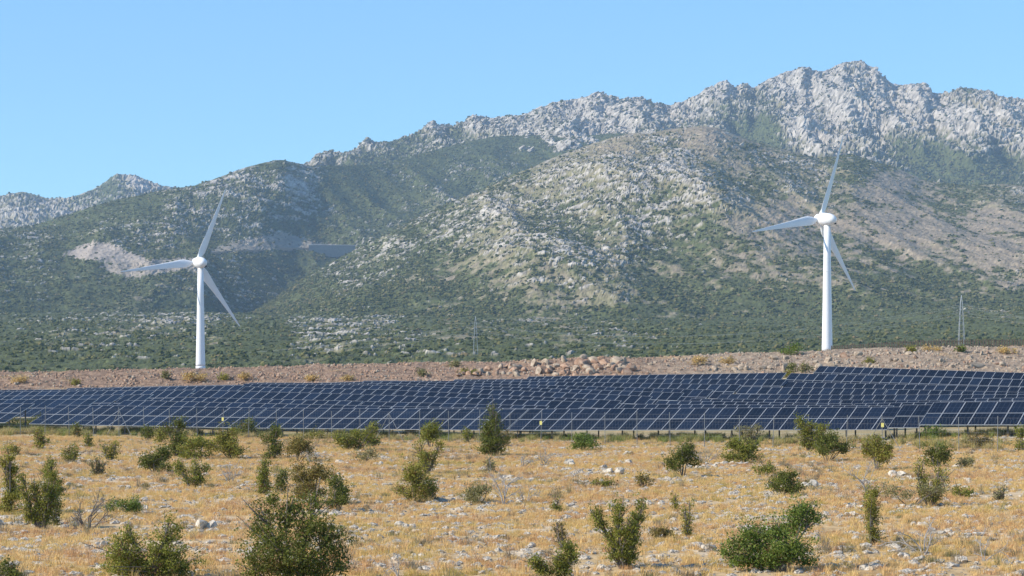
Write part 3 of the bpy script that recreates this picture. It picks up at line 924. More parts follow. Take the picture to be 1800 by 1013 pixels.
def solar_table(k, seg, label):
    P1 = world_at(seg[0], seg[1], row_depth(k, seg[0], True)); P2 = world_at(seg[2], seg[3], row_depth(k, seg[2], True))
    ln = (P2 - P1).length; d = (P2 - P1) / ln
    n = max(1, round(ln / PITCH)); PT = ln / n
    u = PERP * math.cos(TILT) + Vector((0, 0, math.sin(TILT))); u = (u - d * u.dot(d)).normalized()
    nn = d.cross(u)
    base = P1 - u * (2 * MOD_L); base.z = float(ground_z(base.x, base.y))
    root = empty('solar_table', base)
    tag(root, label, 'solar table', 'solar tables in rows')
    mr = Matrix((d, u, nn)).transposed().to_4x4()
    for j in range(2):
        for i in range(n):
            o = obj('solar_module', MODULE, root)
            jit = rng.normal(0, 0.002)
            o.matrix_basis = Matrix.Translation(P1 + d * (i * PT) - u * ((j + 1) * (MOD_L + 0.022)) + nn * jit - base) @ mr
    L = ln
    T = Matrix.Translation(P1 - base) @ mr
    for s_ in (0.45, 1.5, 2.5, 3.55):
        mb = MB(); mb.box((0.02, -s_ - 0.04, -0.10), (L - 0.04, -s_ + 0.04, -0.012), T)
        obj('rail', mb.mesh('rail', M['steel']), root)
    joined = MB()
    cnt = max(2, int(L / 2.6) + 1)
    for q in range(cnt):
        xx = 0.35 + (L - 0.7) * q / (cnt - 1)
        for s_ in (0.9, 3.1):
            top = T @ Vector((xx, -s_, -0.1)); g = float(ground_z(top.x + base.x, top.y + base.y)) - base.z - 0.15
            if k == 0:
                o = obj('support_post', POST, root, (top.x, top.y, g)); o.scale = (1, 1, max(top.z - g, 0.3))
            else:
                joined.box((top.x - 0.05, top.y - 0.05, g), (top.x + 0.05, top.y + 0.05, max(top.z, g + 0.2)))
    if k:
        obj('support_frame', joined.mesh('support_frame', M['darksteel']), root)['kind'] = 'stuff'


WHERE = {1: [''], 2: ['left', 'right'], 3: ['left', 'middle', 'right'], 4: ['far left', 'left middle', 'right middle', 'far right'],
         5: ['far left', 'left', 'middle', 'right', 'far right'], 6: ['far left', 'left', 'middle left', 'middle right', 'short', 'far right']}
for k, segs in enumerate(ROWS):
    for i, sg in enumerate(segs):
        w = WHERE[len(segs)][i]
        lab = 'dark blue solar table, %s stretch of the %s row%s' % (w, ORD[k], ' behind the wire fence' if k == 0 else (' from the front' if k < 11 else ' under the rubble bank')) if w else 'dark blue solar table alone in the rearmost row under the rubble bank'
        solar_table(k, sg, lab)


# ================================================================== WIRE FENCE
FT = math.tan(R(30.0))


def fence_pt(px, y0=150.0):
    Y = y0 / (1.0 + (px - 900) / FPX * FT)
    return (px - 900) / FPX * Y, Y


fx0, fy0 = fence_pt(209)
posts = []
dirf = Vector((math.cos(R(-30)), math.sin(R(-30)), 0))
for i in range(-5, 38):
    p = Vector((fx0, fy0, 0)) + dirf * (2.36 * i + rng.normal(0, 0.05))
    p.z = float(ground_z(p.x, p.y))
    if -60 < p.x / p.y * FPX + 900 < 1870:
        posts.append((i, p))
froot = empty('wire_fence', posts[0][1])
tag(froot, 'thin grey wire fence with steel posts in front of the solar tables', 'fence')
pm = MB(); pm.tube([(0, 0, -0.3), (0, 0, 2.12)], 0.022, 8); pm.tube([(0, 0, 2.10), (0, 0, 2.14)], [0.027, 0.020], 8); FPOST = pm.mesh('post', M['steel'], False)
for i, p in posts:
    o = obj('post', FPOST, froot, p - posts[0][1]); o.rotation_euler = (rng.normal(0, 0.012), rng.normal(0, 0.018), 0)
    o.scale = (1, 1, rng.uniform(0.94, 1.04))
for bi in (0, 10, 25):
    pl = [p for i, p in posts if i == bi]
    if not pl:
        continue
    p = pl[0] - posts[0][1]
    for sgn in (-1, 1):
        q = p + dirf * (1.25 * sgn)
        q.z = float(ground_z(q.x + posts[0][1].x, q.y + posts[0][1].y)) - posts[0][1].z - 0.1
        mb = MB(); mb.tube([q, p + Vector((0, 0, 1.9))], 0.020, 6)
        obj('brace', mb.mesh('brace', M['steel']), froot)
for hz in (0.25, 0.7, 1.15, 1.6, 2.03):
    mb = MB(); mb.tube([p - posts[0][1] + Vector((0, 0, hz)) for i, p in posts], 0.004, 4)
    obj('wire', mb.mesh('wire', M['steel']), froot)
mb = MB()                                                # woven mesh between the strands
for (i, p), (j, q) in zip(posts[:-1], posts[1:]):
    for t in np.linspace(0.06, 0.94, 11):
        a = p.lerp(q, t) - posts[0][1]
        mb.tube([a + Vector((0, 0, 0.1)), a + Vector((0, 0, 2.03))], 0.0022, 3, False)
obj('wire_mesh', mb.mesh('wire_mesh', M['steel']), froot)['kind'] = 'stuff'

for px, zc, lab in ((2, 1.52, 'small yellow warning plate on the wire fence at the left edge'), (411, 1.38, 'small yellow warning plate on the wire fence left of the tall dark shrub'),
                    (947, 1.40, 'small yellow warning plate on the wire fence right of the conical shrub'), (1546, 1.52, 'small yellow warning plate on the wire fence before the right turbine')):
    i, p = min(posts, key=lambda t: abs(t[1].x / t[1].y * FPX + 900 - px))
    r_ = empty('warning_sign', (p.x, p.y - 0.07, p.z + zc)); r_.rotation_euler = (0, 0, R(-30))
    tag(r_, lab, 'sign', 'yellow plates on the wire fence')
    mb = MB(); w2, h2, c2 = 0.09, 0.13, 0.025
    ring = [(-w2 + c2, -h2), (w2 - c2, -h2), (w2, -h2 + c2), (w2, h2 - c2), (w2 - c2, h2), (-w2 + c2, h2), (-w2, h2 - c2), (-w2, -h2 + c2)]
    mb.add([(x, -0.004, z) for x, z in ring] + [(x, 0.004, z) for x, z in ring], [tuple(range(8)), tuple(range(15, 7, -1))] + [(k, 8 + k, 8 + (k + 1) % 8, (k + 1) % 8) for k in range(8)])
    obj('plate', mb.mesh('plate', M['yellow']), r_)
    for z in (-0.1, 0.1):
        mb = MB(); mb.tube([(0, -0.012, z), (0, 0.03, z)], 0.014, 6); obj('clip', mb.mesh('clip', M['steel']), r_)


# ================================================================== ROCKS
def rock_mesh(seed, mat, sub=ICO2, planes=9, squash=0.7):
    q = np.random.default_rng(500 + seed)
    v, f = sub
    v = v * (q.uniform(0.8, 1.15, 3) * np.array([1.1, 0.95, squash]))
    for i in range(planes):
        nrm = q.normal(size=3); nrm /= np.linalg.norm(nrm)
        dd = q.uniform(0.42, 0.75)
        e = np.maximum(v @ nrm - dd, 0)
        v = v - e[:, None] * nrm * 0.95
    v = v * (1 + 0.06 * NZ[seed % 8](v[:, 0] * 4 + seed, v[:, 1] * 4 + v[:, 2] * 3))[:, None]
    v[:, 2] += 0.12
    return mesh_np('rock', v, f, mat)


def ledge_mesh(seed):
    """broken limestone: a few angular blocks leaning together"""
    q = np.random.default_rng(900 + seed)
    V = []; F = []; n = 0
    for i in range(q.integers(3, 6)):
        v, f = ICO2
        v = v * (q.uniform(0.35, 0.75) * np.array([q.uniform(0.9, 1.6), q.uniform(0.7, 1.1), q.uniform(0.5, 0.95)]))
        for k in range(10):
            nrm = q.normal(size=3); nrm /= np.linalg.norm(nrm)
            e = np.maximum(v @ nrm - q.uniform(0.16, 0.42), 0)
            v = v - e[:, None] * nrm
        t = q.uniform(0.1, 0.5); c_, s__ = math.cos(t), math.sin(t)
        v = np.stack([v[:, 0] * c_ + v[:, 2] * s__, v[:, 1], -v[:, 0] * s__ + v[:, 2] * c_], 1)
        v = v + 0.035 * NZ[seed % 8](v[:, 0] * 7 + i, v[:, 1] * 7 + v[:, 2] * 5)[:, None]
        V.append(v + np.array([q.uniform(-0.6, 0.6), q.uniform(-0.35, 0.35), q.uniform(-0.1, 0.12)])); F.append(f + n); n += len(v)
    return mesh_np('limestone', np.concatenate(V), np.concatenate(F), M['limestone'])


LIME = [ledge_mesh(k) for k in range(12)]
LIMES = [rock_mesh(k, M['limestone'], ICO1, 6, 0.6) for k in range(6)]
REDR = [rock_mesh(20 + k, M['redrock'], ICO2, 9, 0.8) for k in range(5)]
GREYR = [rock_mesh(40 + k, M['greyrock'], ICO2, 9, 0.8) for k in range(5)]
REDS = [rock_mesh(60 + k, M['redrock'], ICO1, 6, 0.8) for k in range(3)]
GREYS = [rock_mesh(80 + k, M['greyrock'], ICO1, 6, 0.8) for k in range(3)]


def place_rock(name, me, px, py, wpx, label, cat, group=None, Y=None, zf=None, flat=None):
    if Y is None:
        Y = ground_hit(px, py)
    X = (px - 900) / FPX * Y
    s_ = 0.5 * wpx * Y / FPX
    z = float(ground_z(X, Y)) if zf is None else zf(X, Y)
    o = obj(name, me, None, (X, Y, z + 0.10 * s_))
    o.rotation_euler = (rng.normal(0, 0.15), rng.normal(0, 0.15), rng.uniform(0, 6.28))
    hz = rng.uniform(0.55, 1.0) if flat is None else flat
    o.scale = (s_ * rng.uniform(1.0, 1.25), s_ * rng.uniform(0.8, 1.2), s_ * hz * 1.15)
    tag(o, label, cat, group)
    return o


BIGROCK = [(367, 932, 48, 1.0, 'large jagged pale boulder in the grass right of the dead dark shrub'), (215, 944, 36, .8, 'pale rounded rock just behind the twin-topped conifer-like shrub'), (10, 974, 40, .9, 'grey shaded rock at the left edge near the bottom'),
           (126, 926, 28, .8, 'pale rock at the left foot of the dead dark shrub'), (708, 928, 34, .9, 'pale boulder with a dark side, alone right of the biggest bush'), (735, 937, 24, .8, 'small pale rock touching the right of the lone dark-sided boulder'),
           (750, 1002, 34, .7, 'pale flat rock near the bottom right of the biggest bush'), (646, 874, 36, .6, 'low flat rock between the two leafy mid-field shrubs'), (1075, 833, 46, .8, 'largest grey rock in the cluster at mid field'),
           (1100, 816, 24, 1.1, 'upright pale rock at the back of the mid-field cluster'), (1000, 818, 38, .8, 'pale rock left of the mid-field rock cluster'), (1230, 962, 36, .9, 'grey humped rock left of the wide green bush at lower right'),
           (1420, 857, 50, .7, 'broad pale slab right of the dark rounded bush'), (1575, 839, 40, .8, 'pale rock with dark cracks left of the spindly tall shrub'), (1495, 908, 30, .8, 'pale rock left of the ivy-like column shrub'),
           (1700, 846, 26, .8, 'pale rounded rock far right beside the grey tuft'), (1618, 985, 28, .8, 'pale rock at the foot of the bleached dead branches'), (882, 947, 26, .8, 'small pale rock low in the middle left of the grey sapling'),
           (1300, 819, 34, .7, 'pale rock under the dark bush at the end of the stone row'), (1160, 997, 30, .8, 'shaded grey rock right of the tall columnar shrub'), (292, 1000, 24, .7, 'low pale rock at the foot of the twin-topped shrub')]
for i, (x, y, w, h_, lab) in enumerate(BIGROCK):
    place_rock('limestone_rock', LIME[i % 12], x, y, w, lab, 'rock', 'limestone rocks in the dry grass', flat=h_)
SM = [(250, 946, 24), (118, 868, 20), (690, 813, 20), (560, 804, 25), (600, 816, 30), (595, 850, 20), (1060, 824, 26), (1048, 820, 20), (975, 912, 24), (1150, 921, 18), (1045, 863, 18), (925, 816, 28), (936, 806, 20), (1232, 822, 24), (1245, 819, 22),
      (1258, 820, 20), (1270, 818, 26), (1285, 817, 22), (1310, 886, 20), (1600, 841, 20), (1590, 892, 24), (1325, 815, 22), (1210, 823, 18), (1015, 905, 22), (1030, 930, 24), (1190, 905, 22), (1000, 990, 34), (1020, 975, 28), (880, 1000, 30), (430, 885, 24), (445, 868, 20), (520, 806, 18), (760, 850, 22), (1290, 975, 22)]
loc_r = np.random.default_rng(33)
while len(SM) < 278:
    x = loc_r.uniform(-10, 1810); y = 790 + 220 * loc_r.random() ** 0.8
    cl = float(fbm(np.array([x / 60.0]), np.array([y / 22.0]), 1.6, 3, 0.6, 2)[0])
    if cl < 0.15 and loc_r.random() > 0.22:
        continue
    SM.append((x, y, (15 + 24 * loc_r.random() ** 2.2) * (0.6 + 0.65 * (y - 780) / 230.0)))
_T = ['', '', 'twenty', 'thirty', 'forty', 'fifty', 'sixty', 'seventy', 'eighty', 'ninety']
_U = ['', 'first', 'second', 'third', 'fourth', 'fifth', 'sixth', 'seventh', 'eighth', 'ninth', 'tenth', 'eleventh', 'twelfth', 'thirteenth', 'fourteenth', 'fifteenth', 'sixteenth', 'seventeenth', 'eighteenth', 'nineteenth']
ORDW = [''] + [(_U[k] if k < 20 else (_T[k // 10] + '-' + _U[k % 10] if k % 10 else _T[k // 10][:-1] + 'ieth')) + ' ' for k in range(2, 99)]
MARKS = [(155, 905, 'the dead dark shrub'), (274, 820, 'the lone dark rounded bush at left'), (262, 975, 'the twin-topped bush'), (520, 960, 'the biggest bush'), (338, 840, 'the two-headed shrub'), (410, 790, 'the left thicket'), (550, 860, 'the wide brownish shrub'),
         (728, 860, 'the yellow-green middle shrub'), (640, 795, 'the braced fence post shrubs'), (865, 780, 'the conical shrub'), (886, 860, 'the tall bleached sapling'), (1075, 825, 'the mid-field rock cluster'), (1098, 960, 'the tall columnar shrub'), (982, 1000, 'the bottom middle shrub'),
         (1199, 820, 'the dark skirted bush'), (1305, 805, 'the bush on the stone row'), (1376, 855, 'the lone dark bush right of centre'), (1357, 950, 'the wide green bush'), (1541, 805, 'the yellow-green bush at right'), (1532, 920, 'the ivy-like column'), (1636, 860, 'the spindly tall shrub'), (1622, 945, 'the bleached sprawling branches'), (1730, 955, 'the thin dead twigs at right'), (1702, 812, 'the grey tuft at right'), (40, 890, 'the left edge shrubs'), (700, 980, 'the dead grey twig'), (1454, 795, 'the dark bush before the panels')]
near = {}
for i, (x, y, w) in enumerate(SM):
    m_ = min(MARKS, key=lambda t: (t[0] - x) ** 2 + (2.0 * (t[1] - y)) ** 2)
    dx, dy = x - m_[0], 2.0 * (y - m_[1])
    side = ('right of' if dx > 0 else 'left of') if abs(dx) > abs(dy) else ('in front of' if dy > 0 else 'behind')
    near.setdefault((m_[2], side), []).append((math.hypot(dx, dy), i))
SML = {}
for (mk, side), lst in near.items():
    for r_, (dd, i) in enumerate(sorted(lst)):
        SML[i] = '%snearest small pale rock %s %s' % (ORDW[r_], side, mk)
for i, (x, y, w) in enumerate(SM):
    place_rock('limestone_rock', LIME[i % 12], x, y, w, SML[i], 'rock', 'small limestone rocks strewn in the grass')


def fan_points(n, y0, y1, g, pxa=-160, pxb=1960):
    Y = np.sqrt(g.uniform(y0 * y0, y1 * y1, n)); px = g.uniform(pxa, pxb, n)
    return (px - 900) / FPX * Y, Y


g2 = np.random.default_rng(5)
X, Y = fan_points(90000, 46, 158, g2)
nn_ = fbm(X, Y, 5.0, 3, 0.6, 4)
keep = (nn_ + g2.normal(0, 0.3, len(X)) > 0.0)
X, Y = X[keep], Y[keep]
s_ = 0.03 + 0.17 * g2.random(len(X)) ** 2.6
scatter('small_stones', np.stack([X, Y, ground_z(X, Y)], 1), g2.uniform(0, 6.28, len(X)), np.stack([s_ * 1.2, s_, s_ * 0.8], 1), g2.integers(0, 6, len(X)), LIMES, 'small pale stones scattered through the dry grass', 'stones')


# embankment boulders and rubble
def bank_hit(px, py):
    Y = BANK0 - 4
    while Y < BANK1 + 6:
        if CAM_H - (py - HORIZ) / FPX * Y <= float(bank_z(np.array([(px - 900) / FPX * Y]), np.array([Y]))[0]):
            break
        Y += 0.4
    return Y


def bz(X, Y):
    return float(bank_z(np.array([X]), np.array([Y]))[0])


BO = [(1084, 640, 26, 1, 'large pale-sided boulder at the right end of the boulder heap'), (1060, 640, 22, 0, 'dark topped boulder beside the pale one at the right of the heap'), (1030, 641, 20, 0, None), (995, 652, 22, 0, None), (905, 655, 24, 0, 'broad red-brown boulder at the left of the boulder heap'),
      (1508, 626, 18, 1, 'rounded grey boulder on the bank just right of the right turbine'), (1482, 627, 18, 0, 'reddish boulder at the foot of the right turbine'), (1455, 637, 22, 1, 'pale boulder below the right turbine base'), (1715, 646, 36, 1, 'long flat grey slab lying on the bank at far right'), (1755, 641, 18, 0, 'dark boulder on the bank behind the flat slab')]
while len(BO) < 92:
    x = loc_r.uniform(795, 1112); f_ = (x - 795) / 317.0
    top = 656 - 26 * min(1, f_ * 1.25)
    BO.append((x, loc_r.uniform(top, 664), loc_r.uniform(11, 22) * (0.65 + 0.5 * f_), int(loc_r.random() < 0.35), None))
while len(BO) < 165:
    x = loc_r.uniform(1120, 1790)
    BO.append((x, loc_r.uniform(float(crest_y(x)) + 6, float(toe_y(x)) - 6), loc_r.uniform(7, 14) * (1.35 if 1250 < x < 1470 else 0.95), int(loc_r.random() < 0.75), 'R'))
BL = {}
for part in (None, 'R'):
    tiers = {}
    for i, t in enumerate(BO):
        if t[4] != part:
            continue
        if part is None:
            f_ = (t[1] - (656 - 26 * min(1, (t[0] - 795) / 317.0 * 1.25))) / 14.0
            key = ('uppermost', 'middle', 'lowest')[int(np.clip(f_ * 1.5, 0, 2))]
        else:
            lo_, hi_ = float(crest_y(t[0])), float(toe_y(t[0])); key = ('upper', 'lower')[int((t[1] - lo_) / max(hi_ - lo_, 1) > 0.5)]
            key += ' bank, left of the right turbine' if t[0] < 1455 else ' bank, right of the right turbine'
        tiers.setdefault(key, []).append((t[0], i))
    for key, lst in tiers.items():
        for r_, (x, i) in enumerate(sorted(lst)):
            nth = ORDW[r_].strip() or 'first'
            BL[i] = ('%s boulder, %s from left in the %s tier of the heap' % ('grey' if BO[i][3] else 'reddish', nth, key)) if part is None else ('%s loose boulder from left on the %s' % (nth, key))
for i, (x, y, w, grey, lab) in enumerate(BO):
    Yh = bank_hit(x, y)
    me = (GREYR if grey else REDR)[i % 5]
    if lab is None:
        lab, grp = BL[i], 'boulders heaped on the embankment'
    elif lab == 'R':
        lab, grp = BL[i], 'loose boulders on the right of the bank'
    else:
        grp = None
    o = place_rock('boulder', me, x, y, w, lab, 'boulder', grp, Y=Yh, zf=bz, flat=0.5 if 'slab' in lab else rng.uniform(0.75, 1.1))
    if 'slab' in lab:
        o.rotation_euler = (0, 0.1, 0.1); o.scale = (o.scale[0] * 1.05, o.scale[1] * 0.6, o.scale[2] * 0.7)

n = 30000
px = g2.uniform(-120, 1920, n); Y = g2.uniform(BANK0 - 3, BANK1 + 3, n); X = (px - 900) / FPX * Y
s_ = (0.05 + 0.30 * g2.random(n) ** 3.2) * np.clip(0.75 + 0.75 * fbm(X, Y, 7.0, 3, 0.6, 5), 0.25, 1.7)
pts = np.stack([X, Y, bank_z(X, Y)], 1)
red = (g2.random(n) > 0.25 + 0.5 * sstep(1050, 1300, px))
idx = np.where(red, g2.integers(0, 3, n), g2.integers(3, 6, n))
scatter('rubble', pts, g2.uniform(0, 6.28, n), s_, idx, REDS + GREYS, 'reddish grey rubble covering the long embankment', 'rubble', tilt=g2.uniform(0, 6.28, (n, 2)))


# ================================================================== VEGETATION
PAL = {
    'green': [(0.185, 0.205, 0.038), (0.290, 0.280, 0.060), (0.085, 0.108, 0.026)],
    'dark': [(0.115, 0.138, 0.030), (0.200, 0.215, 0.046), (0.052, 0.068, 0.019)],
    'yellow': [(0.240, 0.240, 0.050), (0.330, 0.300, 0.070), (0.125, 0.140, 0.034)],
    'brown': [(0.195, 0.170, 0.052), (0.270, 0.205, 0.066), (0.120, 0.124, 0.038)],
    'grey': [(0.230, 0.225, 0.110), (0.310, 0.285, 0.150), (0.140, 0.145, 0.066)],
    'bright': [(0.140, 0.205, 0.042), (0.220, 0.270, 0.066), (0.066, 0.108, 0.027)],
    'straw': [(0.52, 0.38, 0.17), (0.60, 0.46, 0.23), (0.36, 0.26, 0.11)],
}


def lobes_for(shape, W, H, q):
    L = []                                             # centre x,y,z, radius x,z
    if shape == 'cone':
        for k in range(8):
            t = k / 7.0; r_ = W * 0.5 * (1.0 - t) ** 0.75 * (0.85 if k == 0 else 1.0) + 0.05 * W
            L.append((q.normal(0, 0.05 * W), q.normal(0, 0.05 * W), H * (0.12 + 0.82 * t), r_ * 0.9, H * 0.11))
            if k < 6:
                a = q.uniform(0, 6.28); L.append((math.cos(a) * r_ * 0.7, math.sin(a) * r_ * 0.7, H * (0.12 + 0.8 * t), r_ * 0.45, H * 0.08))
    elif shape == 'column':
        lean = q.normal(0, 0.12) * W
        for k in range(9):
            t = k / 8.0
            L.append((lean * t + q.normal(0, 0.14 * W), q.normal(0, 0.14 * W), H * (0.10 + 0.83 * t), W * q.uniform(0.20, 0.38) * (1.05 - 0.45 * t), H * q.uniform(0.07, 0.12)))
    elif shape == 'stems':                             # several leafy stems that part upwards
        ns = q.integers(3, 5)
        for i in range(ns):
            ex = (-0.5 + (i + 0.5) / ns) * W * 0.95 + q.normal(0, 0.05 * W); top = H * q.uniform(0.6, 0.97)
            bx_ = ex * 0.3; ey = q.normal(0, 0.2 * W)
            for k in range(5):
                t = 0.25 + 0.75 * k / 4.0
                L.append((bx_ + (ex - bx_) * t + q.normal(0, 0.04 * W), ey * t, top * t, W * q.uniform(0.09, 0.17), H * q.uniform(0.07, 0.12)))
    elif shape == 'low':
        for k in range(8):
            L.append((q.uniform(-0.4, 0.4) * W, q.uniform(-0.25, 0.25) * W, H * q.uniform(0.25, 0.65), W * q.uniform(0.12, 0.2), H * q.uniform(0.18, 0.32)))
    elif shape == 'twin':
        for (cx, hh, ww) in ((-0.27, 0.84, 0.30), (0.20, 1.0, 0.36)):
            for k in range(7):
                t = k / 6.0; r_ = ww * W * (1 - t) ** 0.8 + 0.03 * W
                L.append((cx * W + q.normal(0, 0.03 * W), q.normal(0, 0.08 * W), H * hh * (0.12 + 0.83 * t), r_, H * 0.12))
    else:                                              # round, uneven
        for k in range(11):
            a = q.uniform(0, 6.28); rr = math.sqrt(q.random()) * 0.36 * W; hh = q.uniform(0.2, 0.78)
            rr *= 1.25 if hh < 0.5 else 0.75
            L.append((math.cos(a) * rr, math.sin(a) * rr, H * hh, W * q.uniform(0.13, 0.24), H * q.uniform(0.13, 0.22)))
        L.append((q.normal(0, 0.12 * W), 0, H * 0.85, W * 0.14, H * 0.14))
    return L


VEG = 0


def shrub(x, yb, w, h, shape, pal, label, dens=1.0, name='shrub', group=None, Y=None, zf=None, cat='shrub', lob=None, leaf=1.0):
    global VEG
    VEG += 1
    q = np.random.default_rng(1000 + VEG)
    Y = ground_hit(x, yb) if Y is None else Y
    X = (x - 900) / FPX * Y
    z = float(ground_z(X, Y)) if zf is None else zf(X, Y)
    s_ = Y / FPX
    W, H = w * s_, h * s_
    L = lobes_for(shape, W * 1.2, H * 1.12, q) if lob is None else [(a * W, c * W, b_ * H, r1 * W, r2 * H) for (a, c, b_, r1, r2) in lob]
    root = empty(name, (X, Y, z))
    tag(root, label, cat, group)
    # stems
    mb = MB()
    for i, l in enumerate(L):
        if shape in ('round', 'low') and i % 2:
            continue
        e = Vector((l[0], l[1], l[2])); b0 = Vector((l[0] * 0.12 + q.normal(0, 0.02 * W), l[1] * 0.12, -0.06))
        m_ = b0.lerp(e, 0.5) + Vector((q.normal(0, 0.05), q.normal(0, 0.05), 0)) * W
        r0 = min(0.014 + 0.013 * H, 0.045)
        mb.tube([b0, m_, e], [r0, r0 * 0.7, r0 * 0.35], 5, False)
        for t in range(5):
            d_ = q.normal(size=3); d_[2] = abs(d_[2])
            tip = e + Vector((d_[0] * l[3], d_[1] * l[3], d_[2] * l[4])) * 0.95
            mb.tube([m_.lerp(e, 0.6), tip], [r0 * 0.4, r0 * 0.18], 4, False)
    obj('branches', mb.mesh('branches', M['bark']), root)
    # leaves, in sprays round twig ends
    N = int(np.clip(1.05 * w * h * dens, 320, 20000))
    wt = np.array([l[3] * l[3] * l[4] for l in L]) ** 0.62; wt /= wt.sum()
    nt_ = max(12, int(N / 13))
    li = q.choice(len(L), nt_, p=wt)
    La = np.array(L)
    d = q.normal(size=(nt_, 3)); d /= np.linalg.norm(d, axis=1)[:, None]
    rad = q.random(nt_) ** 0.42 * np.where(q.random(nt_) < 0.36, q.uniform(1.0, 1.75, nt_), 0.88)
    d[:, 2] += np.where(rad > 0.95, 0.5, 0.0)
    tw = La[li, :3] + d * rad[:, None] * np.stack([La[li, 3], La[li, 3], La[li, 4]], 1) * 0.95
    tw[:, 2] = np.maximum(tw[:, 2], 0.03 * H)
    ti = q.integers(0, nt_, N)
    ls = leaf * float(np.clip(3.3 * s_, 0.050, 0.30))
    spread = ls * 1.15
    cpos = tw[ti] + q.normal(size=(N, 3)) * spread * np.array([1, 1, 0.8])
    a = q.normal(size=(N, 3)) + 0.5 * d[ti]; a /= np.linalg.norm(a, axis=1)[:, None]
    up = q.normal(size=(N, 3)) * 0.8 + np.array([0, 0, 1.0]) + 0.7 * d[ti]
    b_ = np.cross(up, a); b_ /= np.linalg.norm(b_, axis=1)[:, None] + 1e-9
    sz = ls * q.uniform(0.6, 1.3, N)[:, None]
    nrm = np.cross(a, b_)
    v0 = cpos - a * sz * 0.5; v1 = cpos + b_ * sz * 0.30 + nrm * sz * 0.08; v2 = cpos + a * sz * 0.55; v3 = cpos - b_ * sz * 0.30 + nrm * sz * 0.08
    v = np.stack([v0, v1, v2, v3], 1).reshape(-1, 3)
    P = np.array(PAL[pal])
    t1 = np.clip(q.normal(0.35, 0.3, nt_), 0, 1)[ti][:, None]; t2 = np.clip(q.normal(0.15, 0.25, nt_), 0, 1)[ti][:, None]
    c = P[0] + (P[1] - P[0]) * t1; c = c + (P[2] - c) * t2
    c = c * q.uniform(0.75, 1.5, (N, 1)) * np.array([1.04, 1.0, 0.85])
    br = q.random(nt_)[ti] < (0.10 if pal in ('brown', 'yellow') else 0.03)
    c[br] = np.array([0.19, 0.115, 0.045]) * q.uniform(0.7, 1.2, (br.sum(), 1))
    f = np.arange(4 * N).reshape(-1, 4)
    obj('foliage', mesh_np('foliage', v, f, M['leaf'], col=np.repeat(c, 4, 0)), root)
    return root


